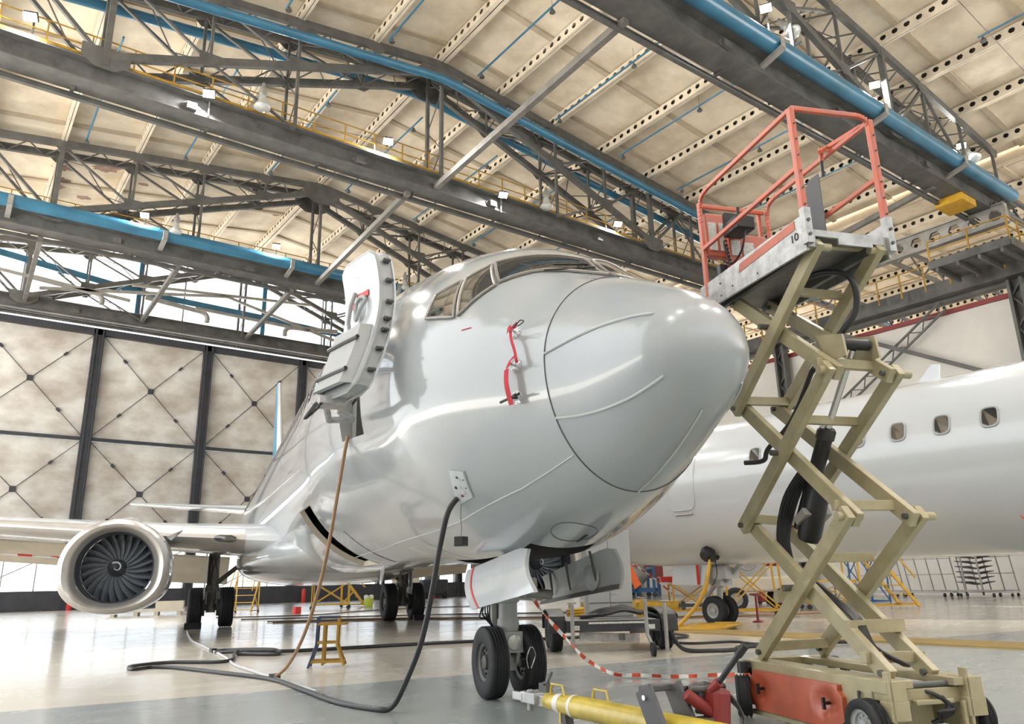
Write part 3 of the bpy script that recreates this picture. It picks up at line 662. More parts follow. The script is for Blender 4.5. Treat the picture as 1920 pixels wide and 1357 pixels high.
mb.slab([[Vector(rwp[i][k])+V(-.012, 0, 0) for k in range(13)] for i in (7, 8)], V(.01, 0, 0)); mb.build('door_hinge', M['steel'], gp)
mb = MB(); mb.lathe([(.15, 0), (.14, .02), (.08, .05), (.0, .06)], Vector(rwp[4][4])+V(-.004, 0, 0), (-1, 0, 0), 18, False); mb.build('dimple', M['greyp'], gp, True)
# nose gear
GX, GY = -.18, 3.66
ng = bpy.data.objects.new('nose_gear', None); COL.objects.link(ng); ng.parent = air; ng.location = (GX, GY, 0)
mb = MB(); mb.cyl((0, 0, .62), (0, 0, 1.9), .085, 20); mb.lathe([(.10, .60), (.12, .64), (.115, .74), (.10, .76), (.10, .90), (.125, .92), (.125, .98), (.1, 1.0)], (0, 0, 0), (0, 0, 1), 20); mb.box((0, -.04, .53), (.19, .26, .2)); mb.build('strut', M['cab'], ng, True)
mb = MB(); mb.cyl((0, 0, .30), (0, 0, .62), .052, 16); mb.build('piston', M['chrome'], ng, True)
mb = MB(); mb.cyl((-.26, 0, .335), (.26, 0, .335), .045, 14); mb.box((0, 0, .33), (.13, .13, .15)); mb.beam((-.05, -.1, .34), (-.05, -.16, .5), .03, .05); mb.beam((.05, -.1, .34), (.05, -.16, .5), .03, .05); mb.beam((-.05, -.16, .5), (-.04, -.06, .62), .03, .05); mb.beam((.05, -.16, .5), (.04, -.06, .62), .03, .05); mb.build('axle', M['cab'], ng)
mb = MB(); mb.cyl((-.1, 0, 1.02), (.16, 0, 1.02), .07, 14); mb.cyl((-.3, .02, .98), (-.1, .02, .98), .05, 12); mb.box((.12, .0, 1.08), (.32, .2, .14)); mb.cyl((.2, -.05, 1.0), (.46, -.1, .97), .05, 12); mb.cyl((-.13, .05, .55), (-.13, .05, 1.1), .04, 10); mb.box((-.05, 0, 1.1), (.4, .16, .1)); mb.build('steering_actuator', M['galv'], ng, True)
MB().box((.14, -.04, 1.09), (.30, .2, .12)).build('manifold', M['beige'], ng, False, .02)
mb = MB()
for i in range(5): mb.tube(spline([(-.12-.02*i, -.02, 1.05), (-.2-.03*i, -.05, .95-.04*i), (-.2-.01*i, -.02, .75), (-.12, 0, .62)], 6), .008, 6)
mb.build('hydraulic_line', M['black'], ng, True)
lt = MB().lathe([(.075, 0), (.08, .03), (.07, .07), (.02, .1)], (.0, -.19, .53), (0, 1, 0), 20).build('taxi_light', M['chrome'], ng, True)
MB().lathe([(.0, -.012), (.05, -.008), (.072, .0)], (0, -.191, .53), (0, 1, 0), 20, False).build('lens', M['lampglass'], lt, True)
def wheel(parent, x, y, r, w, nm='wheel', rim=.55, axis=(1, 0, 0), grooves=4, hubm='hub'):
    R_ = r*rim
    P = [(R_, -w*.42), (R_*1.12, -w*.47), (r*.86, -w*.5), (r*.955, -w*.44)]
    n = grooves; g = w*.76/(n+1)
    x0 = -w*.38; P.append((r*.99, x0))
    for k in range(n):
        c = -w*.38+g*(k+1); P += [(r, c-.016), (r-.012, c-.008), (r-.012, c+.008), (r, c+.016)]
    P += [(r*.99, w*.38), (r*.955, w*.44), (r*.86, w*.5), (R_*1.12, w*.47), (R_, w*.42)]
    o = MB().lathe(P, (x, y, r), axis, 40, False).build(nm, M['rub'], parent, True)
    mb = MB()
    for s in (-1, 1):
        mb.lathe([(R_*1.04, s*w*.44), (R_*.98, s*w*.34), (R_*.80, s*w*.28), (R_*.74, s*w*.16), (R_*.4, s*w*.16), (R_*.34, s*w*.34), (R_*.2, s*w*.36), (0, s*w*.36)], (x, y, r), axis, 28, False)
        ax = Vector(axis); a1 = ax.orthogonal().normalized(); b1 = ax.cross(a1)
        for k in range(9):
            d = a1*math.cos(2*PI*k/9)+b1*math.sin(2*PI*k/9); c = V(x, y, r)+ax*s*w*.2+d*R_*.6; mb.cyl(c-ax*s*.01, c+ax*s*w*.05, R_*.07, 6)
    mb.build('hub', M[hubm], o, True); return o
wheel(ng, -.195, 0, .343, .20); wheel(ng, .195, 0, .343, .20)
tc_ = MB().tube(spline([(.07, -.36, .30), (.04, -.40, .40), (.08, -.42, .50), (.13, -.40, .42), (.10, -.36, .30)], 8), .005, 6).build('steering_pin_loop', M['chrome'], ng, True)
# main gear
for sd in (-1, 1):
    x = 2.86*sd; mg = bpy.data.objects.new('main_gear', None); COL.objects.link(mg); mg.parent = air; mg.location = (x, 21.1, 0)
    MB().lathe([(.16, 2.6), (.16, 1.2), (.19, 1.18), (.19, 1.0), (.13, .98), (.11, .5), (.14, .42)], (0, 0, 0), (0, 0, 1), 16).build('strut', M['galv'], mg, True)
    mb = MB(); mb.cyl((-.55, 0, .56), (.55, 0, .56), .09, 12)
    for s in (-1, 1): mb.cyl((s*.16, 0, .56), (s*.3, 0, .56), .24, 18)
    mb.beam((0, .2, .6), (0, .42, .9), .12, .08); mb.beam((0, .42, .9), (0, .15, 1.2), .12, .08); mb.build('axle', M['steel'], mg, True)
    mb = MB(); mb.beam((0, 0, 1.15), (-1.15*sd, .1, 2.1), .13, .13); mb.beam((0, 0, 1.9), (.1*sd, -1.0, 2.3), .1, .1)
    for i in range(6): mb.tube(spline([(.1*math.sin(i), -.16, 2.0), (.12*math.cos(i*2), -.2, 1.4), (.1*math.sin(i*3), -.2, .9), (.2*math.cos(i), -.12, .55)], 5), .014, 6)
    mb.build('side_brace', M['steel'], mg, True)
    MB().box((.22*sd, -.1, 1.55), (.04, .62, 1.5), Matrix.Rotation(.1, 3, 'X')).build('gear_door', M['white2'], mg)
    for s in (-1, 1): wheel(mg, s*.43, 0, .565, .40, rim=.5)
# wing-to-body fairing
mb = MB(); rows = []
for i in range(37):
    u = i/36; a = 12.6+12.0*u; e = math.sin(PI*u)**.55; w = .9+1.42*e; zt_, zb_ = 2.1+.35*e, 1.62-.52*e
    row = []
    for k in range(48):
        q = 2*PI*k/48; c, s_ = math.cos(q), math.sin(q); row.append(V(w*abs(c)**.75*(1 if c > 0 else -1), a, (zt_+zb_)/2+(zt_-zb_)/2*abs(s_)**.8*(1 if s_ > 0 else -1)))
    rows.append(row)
mb.grid(rows, True); mb.add(rows[0], [tuple(range(48))]); mb.add(rows[-1], [tuple(range(48))]); mb.build('belly_fairing', M['white'], air, True)
# wings
def foil(x, aLE, ch, z, tk, inc=.0, n=15):
    up, lo = [], []
    for i in range(n+1):
        u = (1-math.cos(PI*i/n))/2; y = 5*tk*(.2969*math.sqrt(u)-.126*u-.3516*u*u+.2843*u**3-.1036*u**4)
        up.append(V(x, aLE+u*ch, z+y*ch*1.0+.012*ch*math.sin(PI*u)-inc*u*ch)); lo.append(V(x, aLE+u*ch, z-y*ch*.85+.012*ch*math.sin(PI*u)-inc*u*ch))
    return up[::-1]+lo[1:]
WS = [(1.4, 14.3, 8.3, 2.08, .115), (2.3, 14.95, 7.5, 2.16, .115), (4.0, 15.8, 6.7, 2.29, .11), (5.8, 16.65, 5.9, 2.45, .11), (10, 18.75, 4.4, 2.82, .105), (14, 20.8, 2.9, 3.22, .10), (17.1, 22.4, 1.7, 3.55, .10)]
for sd in (-1, 1):
    rows = [foil(x*sd, a, c, z, t) for x, a, c, z, t in WS]; mb = MB(); mb.grid(rows, True); mb.add(rows[-1], [tuple(range(len(rows[-1])))])
    wg = mb.build('wing', M['white2'], air, True)
    # bare metal slat along the leading edge
    mb = MB(); rws = []
    for x, a, c, z, t in WS[1:]:
        f = foil(x*sd, a, c, z, t); k = len(f)//2; rws.append([p+(p-V(x*sd, a+c*.5, z)).normalized()*.006 for p in f[k-2:k+4]])
    MB().grid(rws).build('slat', M['lip'], wg, True)
    mb = MB(); mb.slab([[V(x*sd, te-.1, z-.1), V(x*sd, te+.75, z-.55), V(x*sd, te+1.0, z-.85)] for x, te, z in ((2.4, 22.3, 2.05), (4.0, 22.3, 2.15), (5.7, 22.3, 2.28))], V(0, 0, .07)); mb.build('flap', M['beige'], wg)
    mb = MB(); mb.slab([[V(x*sd, te-.1, z-.05), V(x*sd, te+.6, z-.4), V(x*sd, te+.8, z-.62)] for x, te, z in ((6.1, 22.45, 2.38), (9.0, 22.9, 2.63), (12, 23.3, 2.93))], V(0, 0, .06)); mb.build('flap', M['beige'], wg)
    for x in (6.6, 9.3, 11.8):
        MB().lathe([(0, -1.6), (.12, -1.2), (.2, -.3), (.19, .5), (.1, 1.3), (0, 1.7)], (x*sd, 22.1+(x-6)*.16, 2.15+(x-6)*.085), (0, 1, 0), 12).build('flap_track_fairing', M['white2'], wg, True)
    MB().tube([(2.5*sd, 15.0, 2.17), (2.6*sd, 15.02, 2.18), (2.85*sd, 15.13, 2.2), (2.95*sd, 15.2, 2.21)], [.05, .085, .085, .05], 14).build('landing_light', M['glass'], wg, True)
    tg = MB().tube([(6.4*sd, 21.6, 1.98), (7.6*sd, 21.7, 2.07), (9.2*sd, 21.9, 2.23)], .025, 8).build('lock_rod', M['tapew'], wg)
    for q in (6.9, 7.7, 8.5): MB().tube([(q*sd, 21.64, 2.02+(q-6.9)*.085), ((q+.35)*sd, 21.68, 2.05+(q-6.9)*.085)], .03, 8).build('red_band', M['redb'], wg)
# engines
def engine(sd):
    cx, ya, cz = -4.86*-sd if sd > 0 else -4.86, 14.0, 1.56
    cx = 4.86*sd
    e = bpy.data.objects.new('engine', None); COL.objects.link(e); e.parent = air; e.location = (cx, ya, cz)
    def sec(rx, rt, rb, y, n=56, fl=.72):
        out = []
        for k in range(n):
            q = 2*PI*k/n; c, s = math.cos(q), math.sin(q)
            out.append(V(rx*c, y, rt*s if s >= 0 else -rb*abs(s)**fl))
        return out
    O = [(.0, .93, .87, .83), (.05, 1.0, .93, .89), (.18, 1.05, .98, .925), (.5, 1.09, 1.0, .945), (1.2, 1.10, 1.02, .95), (2.0, 1.07, 1.0, .92), (3.0, .95, .9, .85), (3.7, .82, .8, .78)]
    I = [(.0, .93, .87, .83), (.02, .86, .82, .79), (.10, .80, .775, .75), (.25, .74, .73, .715), (.45, .705, .70, .695), (.72, .70, .70, .70)]
    mb = MB(); mb.grid([sec(a, b, c, y) for y, a, b, c in O[2:]], True); mb.build('nacelle', M['white'], e, True)
    mb = MB(); mb.grid([sec(a, b, c, y) for y, a, b, c in (I[3], I[2], I[1])]+[sec(a, b, c, y-.02 if y == 0 else y) for y, a, b, c in O[:3]], True); mb.build('intake_lip', M['lip'], e, True)
    mb = MB(); mb.grid([sec(a, b, c, y, fl=.72+(.28*min(1, y/.5))) for y, a, b, c in I[3:]], True); mb.build('fan_case', M['fanw'], e, True)
    MB().add([V(.71*math.cos(2*PI*k/40), .95, .71*math.sin(2*PI*k/40)) for k in range(40)], [tuple(range(40))]).build('fan_back', M['fanw'], e)
    yf = .68
    mb = MB(); mb.lathe([(0, -.28), (.06, -.2), (.13, -.06), (.175, .06), (.19, .2)], (0, yf, 0), (0, 1, 0), 28, False); sp = mb.build('spinner', M['fanw'], e, True)
    pts = []
    for i in range(26):
        t = i/25; q = -2.4-t*4.6*-1 if False else -2.6+t*4.9; r = .12-.10*t; y = yf-.28+.28*(r/.13)*.78-.014; pts.append((r*math.cos(-q-.3)*1.05, y, r*math.sin(-q-.3)*1.05))
    mb = MB(); mb.tube(pts, [.022-.012*abs(i/25) for i in range(26)], 6); mb.build('spiral_mark', M['white2'], e, True)
    n = 24
    def blade(q):
        rows = []
        for i in range(7):
            r = .17+.525*i/6; tw = .55+.55*i/6; c = .085+.055*math.sin(PI*min(1, i/6*.9)); row = []
            for u in (-1, 0, 1):
                d = u*c; lat = d*math.cos(tw*.9); y = yf+.12+d*math.sin(tw)+.02*(1-u*u)-.04*(i/6)
                row.append(V(r*math.cos(q)-lat*math.sin(q), y, r*math.sin(q)+lat*math.cos(q)))
            rows.append(row)
        return MB().slab(rows, V(0, .008, 0))
    for k in range(n): blade(2*PI*k/n).build('fan_blade', M['fan'], e, True)
    mb = MB(); mb.prism([(-.92*sd, .55, .62), (-1.22*sd, .72, .78), (-1.22*sd, 1.0, .78), (-.98*sd, 1.35, .60)], (0, 0, .025)); mb.build('chine', M['white2'], e)
    mb = MB(); mb.grid([[V(-.18*k, 0.75, .95), V(0, .75, 1.0)] for k in (1, -1)])
    rows = []
    for i in range(12):
        u = i/11; y = .9+4.2*u; w = .20*math.sin(PI*(.12+.88*u)*.75)+.04; zt_ = 1.02+.20*math.sin(PI*min(1, u*1.4)*.8)+.0*u
        rows.append([V(-w, y, .6), V(-w*.9, y, zt_-.05), V(0, y, zt_), V(w*.9, y, zt_-.05), V(w, y, .6)])
    MB().grid(rows).build('pylon', M['white2'], e, True)
engine(-1); engine(1)
# tail
mb = MB(); F = []
for z, le, ch, t in ((4.9, 33.2, 7.2, .10), (6.0, 34.4, 6.0, .10), (9, 37.0, 4.3, .09), (12.1, 39.4, 2.6, .09)):
    sec = []
    for i in range(11):
        u = (1-math.cos(PI*i/10))/2; y = 5*t*ch*(.2969*math.sqrt(u)-.126*u-.3516*u*u+.2843*u**3-.1036*u**4); sec.append((u, y))
    F.append([V(y, le+u*ch, z) for u, y in sec[::-1]]+[V(-y, le+u*ch, z) for u, y in sec[1:]])
mb.grid(F, True); mb.add(F[-1], [tuple(range(len(F[-1])))]); fin = mb.build('tail_fin', M['bluefin'], air, True)
mb = MB(); k = len(F[0])//2; mb.grid([[p+V(0, -.02, 0) for p in f[k-2:k+3]] for f in F]); mb.build('leading_edge', M['white2'], fin, True)
for sd in (-1, 1):
    rows = [foil(x*sd, a, c, z, .09, n=9) for x, a, c, z in ((.6, 36.4, 4.2, 4.85), (3.5, 38.4, 2.9, 5.1), (7.0, 40.7, 1.5, 5.42))]; mb = MB(); mb.grid(rows, True); mb.add(rows[-1], [tuple(range(len(rows[-1])))]); mb.build('tailplane', M['white2'], air, True)
# front door opening: jambs, galley wall, and the open door swung forward
def jamb(a0, a1, t0, t1, dep, m, nm):
    mb = MB(); ring = []; n = 10
    for i in range(n): ring.append((a0+(a1-a0)*i/n, t0))
    for i in range(n): ring.append((a1, t0+(t1-t0)*i/n))
    for i in range(n): ring.append((a1-(a1-a0)*i/n, t1))
    for i in range(n): ring.append((a0, t1-(t1-t0)*i/n))
    A_ = [S(a, t, .006) for a, t in ring]; B_ = [S(a, t, -dep) for a, t in ring]; N_ = len(ring)
    mb.add(A_+B_, [(i, (i+1) % N_, N_+(i+1) % N_, N_+i) for i in range(N_)]); return mb.build(nm, m, air)
dj = jamb(DA0, DA1, DT0, DT1, .16, M['cab'], 'door_jamb')
mb = MB(); mb.box((-.6, 4.66, 2.7), (1.6, 1.6, .06)); mb.box((-.2, 4.7, 3.6), (.05, 2.0, 1.9)); mb.box((-.9, 5.5, 3.5), (1.2, .05, 1.7)); mb.build('galley_wall', M['greyp'], air)
mb = MB(); mb.box((-1.56, 4.9, 2.95), (.1, .3, .5)); mb.box((-1.58, 5.0, 3.3), (.08, .2, .12)); mb.build('door_fitting', M['steel'], dj)
def curve_s(z): return 1.66*math.sqrt(max(0, 1-((z-3.17)/1.72)**2)) if z > 3.17 else 1.66*math.sqrt(1-((z-3.17)/1.9)**2)
E1, E2 = V(-1.57, 2.95, 0), V(-1.80, 3.66, 0); ux = (E2-E1).normalized(); nn = V(ux.y, -ux.x, 0)
if nn.x > 0: nn = -nn                          # nn points outboard (towards the inner face of the swung door)
def dpt(u, z, d):                               # u 0..1 along the width, d depth from the outer skin towards the inner face
    v = (z-Z0)/(Z1-Z0); b = .28*max(0, (.66-v)/.66)**1.7+.09*max(0, (v-.66)/.34)**2; return V(*(E1+(E2-E1)*u+nn*(b+d)).xy, z)
Z0, Z1 = 2.83, 4.34
def door_face(u0, u1, z0, z1, d, rc, n=12, m=24):
    rows = []
    for i in range(m+1):
        z = z0+(z1-z0)*i/m; e = 0
        dz = min(z-z0, z1-z)
        if dz < rc: e = rc-math.sqrt(max(0, rc*rc-(rc-dz)**2))
        w = (E2-E1).length; row = [dpt(u0+e/w+(u1-u0-2*e/w)*k/n, z, d) for k in range(n+1)]; rows.append(row)
    return rows
od = bpy.data.objects.new('entry_door', None); COL.objects.link(od); od.parent = air
o_ = MB().slab(door_face(0, 1, Z0, Z1, 0, .12), lambda i, k: nn*.02).build('outer_skin', M['white2'], od, True)
MB().slab(door_face(.03, .97, Z0+.03, Z1-.03, .15, .10), lambda i, k: nn*.025).build('inner_panel', M['white2'], od, True)
rr = door_face(.02, .98, Z0+.02, Z1-.02, 0, .11)
ring = border(rr, 0, 0); ring2 = [p+nn*.15 for p in ring]; N_ = len(ring)
MB().add(ring+ring2, [(i, (i+1) % N_, N_+(i+1) % N_, N_+i) for i in range(N_)]).build('door_rim', M['cab'], od)
MB().tube([p+nn*.155 for p in ring], .018, 6, True).build('door_seal', M['greyp'], od, True); MB().tube([p+nn*.012 for p in ring], .014, 6, True).build('door_seal', M['greyp'], od, True)
for z in (3.06, 3.28, 3.48, 3.6, 3.78, 4.0, 4.2):
    p = dpt(.015, z, .08); mb = MB(); mb.box(p-ux*.02, (.06, .06, .035)); mb.cyl(p-ux*.05+nn*.03, p-ux*.05-nn*.03, .016, 8); mb.build('latch_roller', M['steel'], od)
pk = MB().slab([[dpt(u, z, .19+.0*i)+nn*(.10 if (0 < k < 5) else .02) for k, u in enumerate((.10, .15, .35, .6, .88, .93))] for i, z in enumerate((2.93, 2.97, 3.2, 3.39, 3.5, 3.54))], lambda i, k: nn*-.06).build('slide_pack', M['cab'], od, True)
for z in (3.06, 3.39): MB().tube([dpt(u, z+.01*math.sin(u*3), .30) for u in (.10, .2, .5, .8, .92)], .022, 6).build('strap', M['black'], pk)
mb = MB(); mb.slab([[dpt(u, z, .181) for u in (.30, .45, .62)] for z in (3.90, 3.96)], lambda i, k: nn*.006); mb.build('red_label', M['redb'], od)
mb = MB(); mb.slab([[dpt(u, z, .181) for u in (.70, .86)] for z in (3.84, 3.90)], lambda i, k: nn*.006); mb.build('red_label', M['redb'], od)
mb = MB(); mb.tube([dpt(.62, 3.986, .2), dpt(.66, 3.849, .24), dpt(.68, 3.666, .24), dpt(.70, 3.575, .2)], .022, 8); mb.tube(spline([dpt(.35, 3.867, .2), dpt(.42, 3.757, .23), dpt(.52, 3.666, .22), dpt(.56, 3.831, .22), dpt(.46, 3.904, .21)], 5, True), .02, 8, True); mb.build('door_handle', M['greyp'], od, True)
MB().box((dpt(.5, 4.123, .20)), (.005, .005, .005)).build('peephole', M['black'], od)
mb = MB(); mb.tube([dpt(.25, 2.880, .1), V(-1.95, 3.8, 2.84), V(-1.75, 4.12, 2.86)], .03, 8); mb.tube([dpt(.9, 2.862, .12), V(-2.02, 4.05, 2.8), V(-1.74, 4.2, 2.85)], .035, 8); mb.cyl(dpt(.6, 2.862, .1), dpt(1.0, 2.843, .2), .03, 8); mb.box(dpt(.75, 2.834, .1), (.25, .3, .07)); mb.build('hinge_arm', M['alu'], od, True)
mb = MB()
for i in range(5): mb.tube(spline([dpt(.6+.08*i, 2.862, .2), dpt(.7+.06*i, 2.752-.02*i, .22), dpt(.9, 2.789, .16), dpt(1.02, 2.880, .1)], 5), .012, 6)
mb.build('girt_bar', M['black'], od, True)
# forward hold door opened inward
cj = jamb(CA0, CA1, CT0, CT1, .085, M['beige'], 'hold_door_jamb')
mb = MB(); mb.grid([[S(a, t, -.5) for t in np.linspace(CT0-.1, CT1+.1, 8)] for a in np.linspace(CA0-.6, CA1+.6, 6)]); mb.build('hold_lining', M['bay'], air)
# vents and static ports
for (s, a, z) in ((-.887, 1.515, 3.10), (-.899, 1.469, 2.80), (-.885, 1.494, 2.54)):
    t = TH(a, s, z); c = S(a, t, .003); n_ = (S(a, t, .05)-S(a, t, 0.001)).normalized(); mb = MB(); mb.lathe([(0, .004), (.055, .004), (.058, 0)], c, n_, 20); o = mb.build('probe_plate', M['white2'], air, True)
    mb = MB(); mb.tube([c, c+n_*.07, c+n_*.09+V(0, -.12, .0)], [.012, .012, .009], 8); mb.build('pitot_probe', M['strip'] if z > 2.6 else M['black'], o, True)
    mb = MB(); a1 = n_.orthogonal().normalized(); b1 = n_.cross(a1)
    for k in range(8): q = c+(a1*math.cos(k*PI/4)+b1*math.sin(k*PI/4))*.045; mb.cyl(q+n_*.003, q+n_*.007, .005, 6)
    mb.build('plate_bolt', M['steel'], o)
MB().cyl(S(1.62, TH(1.62, -.93, 2.53), .05), S(1.40, TH(1.40, -.85, 2.55), .09), .011, 8).build('angle_probe', M['black'], air)
# interphone and refuelling panel
pr = patch([(-1.077, 2.31, 2.057), (-.949, 2.433, 1.85), (-.994, 2.698, 1.805), (-1.152, 2.464, 2.085)], .018, 8, 10)
pl = MB().slab(pr, lambda i, k: (V(-1, 0, -.3).normalized()*-.016)).build('service_panel', M['white2'], air, True)
nv = V(-.8, -.35, -.5).normalized()
for (i, k, r, mt) in ((2, 4, .012, 'bay'), (3, 3, .018, 'strip'), (5, 4, .018, 'strip'), (5, 6, .014, 'bay'), (7, 3, .018, 'strip'), (8, 4, .013, 'redp'), (3, 1, .006, 'bay'), (6, 1, .006, 'bay')):
    c = Vector(pr[i][k]); MB().cyl(c+nv*-.002, c+nv*.006, r, 12).build('panel_button', M[mt], pl)
# belly blade antenna and drain mast
mb = MB(); mb.prism([(0, 10.6, 1.37), (0, 10.9, 1.37), (0, 10.95, 1.12), (0, 10.85, 1.1)], (.02, 0, 0)); mb.build('drain_mast', M['white2'], air)
mb = MB(); mb.prism([(-.03, 4.4, 5.0), (-.03, 4.9, 5.05), (-.03, 5.0, 5.3), (-.03, 4.8, 5.3)], (.04, 0, 0)); mb.build('roof_antenna', M['white2'], air)
# ------------------------------------------------------------------ things hung on the aircraft
def A2W(p): return (V(AO[0], AO[1], 0)+V(p[0]*math.cos(HD)+p[1]*math.sin(HD), -p[0]*math.sin(HD)+p[1]*math.cos(HD), p[2]))
def ribbon(P, w, dirv):
    mb = MB(); d = Vector(dirv).normalized()*w/2; rows = [[p-d, p+d] for p in spline(P, 5)]; mb.slab(rows, V(-.003, -.003, .0005)); return mb
def sk(s, a, z, off): return A2W(S(a, TH(a, s, z), off))
t = thing('probe_cover', 'red ribbon cover on the upper probe, its streamer trailing down the nose side', 'cover', sk(-.887, 1.515, 3.08, .03), -HD, 'red probe covers'); L0 = Vector(t.location)
def lo(p): return Matrix.Rotation(HD, 3, 'Z') @ (Vector(p)-L0)
ribbon([lo(sk(-.89, 1.56, 3.09, .05)), lo(sk(-.88, 1.50, 3.08, .10)), lo(sk(-.86, 1.44, 3.10, .10))], .05, (.1, -.3, 1)).build('sleeve', M['redf'], t)
MB().tube(spline([lo(sk(-.86, 1.44, 3.10, .1)), lo(sk(-.84, 1.40, 3.12, .12)), lo(sk(-.82, 1.36, 3.10, .12)), lo(sk(-.84, 1.40, 3.07, .12))], 5, True), .005, 6, True).build('ring', M['bay'], t)
ribbon([lo(sk(-.89, 1.50, 3.07, .08)), lo(sk(-.88, 1.46, 2.98, .09)), lo(sk(-.86, 1.42, 2.88, .08)), lo(sk(-.85, 1.40, 2.79, .08))], .034, (.3, -1, 0)).build('streamer', M['redf'], t)
t = thing('probe_cover', 'red ribbon cover on the middle probe, with a broad streamer hanging straight down', 'cover', sk(-.899, 1.469, 2.8, .03), -HD, 'red probe covers'); L0 = Vector(t.location)
ribbon([lo(sk(-.90, 1.53, 2.77, .05)), lo(sk(-.89, 1.46, 2.79, .10)), lo(sk(-.86, 1.40, 2.82, .11))], .05, (.1, -.3, 1)).build('sleeve', M['redf'], t)
ribbon([lo(sk(-.90, 1.50, 2.76, .08)), lo(sk(-.90, 1.505, 2.66, .09)), lo(sk(-.895, 1.50, 2.56, .09)), lo(sk(-.89, 1.495, 2.48, .085))], .062, (.25, -1, 0)).build('streamer', M['redf'], t)
t = thing('hanging_box', 'small black box hanging on a wire below the service panel of the nose', 'box', A2W(V(-1.0, 2.64, 1.47)), .5)
MB().box((0, 0, 0), (.11, .09, .085)).build('case', M['black'], t, False, .008)
MB().tube([(0, 0, .04), (.012, 0, .12), (-.006, 0, .2), (0, 0, .36)], .003, 5).build('wire', M['steel'], t)
def cable(name, P, r, m, lb, cat='cable', n=8, grp=None, parts=()):
    t = MB().tube(spline(P, n), r, 10).build(name, M[m], None, True); tag(t, lb, cat, grp); return t
g = lambda x, y, z=.025: V(x, y, z)
c = cable('power_cable', [A2W(V(-1.03, 2.63, 1.86)), A2W(V(-1.12, 2.66, 1.72)), A2W(V(-1.18, 2.72, 1.4)), A2W(V(-1.22, 2.80, 1.05)), A2W(V(-1.28, 2.93, .62)), A2W(V(-1.38, 3.12, .25)), A2W(V(-1.45, 3.30, .05)), V(3.48, 6.85, .025), V(3.40, 7.5, .025), V(3.50, 8.6, .025), V(3.6, 9.9, .025), V(3.35, 11.2, .025), V(3.1, 12.3, .025), V(2.85, 12.75, .025), V(2.58, 12.62, .025), V(2.65, 13.1, .025), V(3.2, 13.3, .025), V(3.9, 12.7, .03), V(4.3, 13.6, .06), V(4.55, 14.2, .07)], .026, 'hose_bk',
          'thick black power cable drooping from the nose service panel and snaking over the floor')
c = cable('grey_hose', [V(5.75, 22.2, .02), V(4.9, 18.5, .02), V(4.6, 16.6, .02), V(4.35, 14.9, .02), V(4.15, 13.6, .02), V(3.85, 12.1, .02), V(3.75, 10.9, .02), V(3.67, 9.96, .02), V(3.56, 8.4, .02)], .02, 'hose_wt', 'pale grey hose lying on the floor from the main wheel chock to the brown hose', 'hose')
for p in ((4.36, 15.0), (3.7, 10.05)): MB().box((p[0], p[1], .03), (.09, .16, .07)).build('hose_clamp', M['black'], c)
cable('brown_hose', [A2W(V(-1.7+h*-.5, 4.85+h*1.63, z)) for h, z in ((-.02, 2.78), (.02, 2.6), (.10, 2.15), (.2, 1.6), (.34, 1.05), (.54, .55), (.78, .2), (1, .04))], .021, 'hose_br', 'tan brown hose hanging from the open front door down to the floor', 'hose')
cable('black_floor_cable', [V(4.45, 13.9, .03), V(4.9, 13.3, .03), V(5.05, 13.9, .06), V(4.6, 14.9, .03), V(4.3, 14.6, .03), V(4.5, 14.1, .05), V(5.4, 13.7, .03), V(6.8, 13.4, .03), V(8.5, 13.0, .03), V(9.6, 12.4, .03), V(11, 12.0, .03)], .03, 'hose_bk', 'black cable looped on the floor then running behind the nose wheels')
for k, (y0, y1, m) in enumerate(((24.5, 14.2, 'hose_br'), (25.0, 14.6, 'hose_br'), (27.6, 20.5, 'hose_bk'), (30.5, 31.0, 'hose_bk'))):
    cable('floor_hose', [V(9, y0+.4, .03), V(12, y0-1.3, .03), V(15, (y0+y1)/2+.3, .03), V(18, y1+1, .03), V(22, y1-.5, .03)], .022, m, ('nearest brown hose on the floor behind the main wheels', 'second brown hose on the floor behind the main wheels', 'thin dark hose crossing the bright floor under the belly', 'farthest dark hose on the floor towards the sliding doors')[k], 'hose', 6)
def chock(x, y, rz, lb, w=.45):
    return tag(MB().prism([(-w/2, -.16, 0), (-w/2, .14, 0), (-w/2, .10, .16), (-w/2, .02, .17)], (w, 0, 0)).build('wheel_chock', M['black']), lb, 'chock', 'wheel chocks')
o = chock(0, 0, 0, 'black chock against the front of the wing-side main wheel under the engine'); o.location = A2W(V(-3.3, 20.42, 0)); o.rotation_euler.z = -HD
o = chock(0, 0, 0, 'black chock against the main wheel behind the nose door'); o.location = A2W(V(3.29, 20.42, 0)); o.rotation_euler.z = -HD
# ------------------------------------------------------------------ second aircraft (nose away from the camera)
a2 = thing('airliner', 'second white airliner parked behind the scissor lift, its round cornered door shut', 'aircraft', (15.5, 18.2, 0), PI)
ZC2 = 3.06
def prof2(a):
    if a < 5: q = math.sqrt(max(0, 1-((5-a)/5)**2.1)); return 1.5*q, 1.66*q*.98+.02*q, 1.68*q, -.45*(1-q)
    if a > 24: q = max(.04, 1-((a-24)/9.5)**1.5); return 1.5*q, 1.68*(.35+.65*q), 1.68*(q*1.25-.25), .0
    return 1.5, 1.68, 1.68, 0.0
def S2(a, th, off=0.0):
    w, ht, hb, dz = prof2(a); h = ht if math.sin(th) >= 0 else hb
    return V((w+off)*math.cos(th), a, ZC2+dz+(h+off)*math.sin(th))
AL2 = [.002+(i/24)**2*5 for i in range(25)]+[5+i*.95 for i in range(1, 21)]+[24+i*.9 for i in range(1, 11)]
mb = MB(); mb.grid([[S2(a, 2*PI*k/96) for k in range(96)] for a in AL2], True); mb.add([S2(33, 2*PI*k/96) for k in range(96)], [tuple(range(96))]); mb.build('fuselage', M['white2'], a2, True)
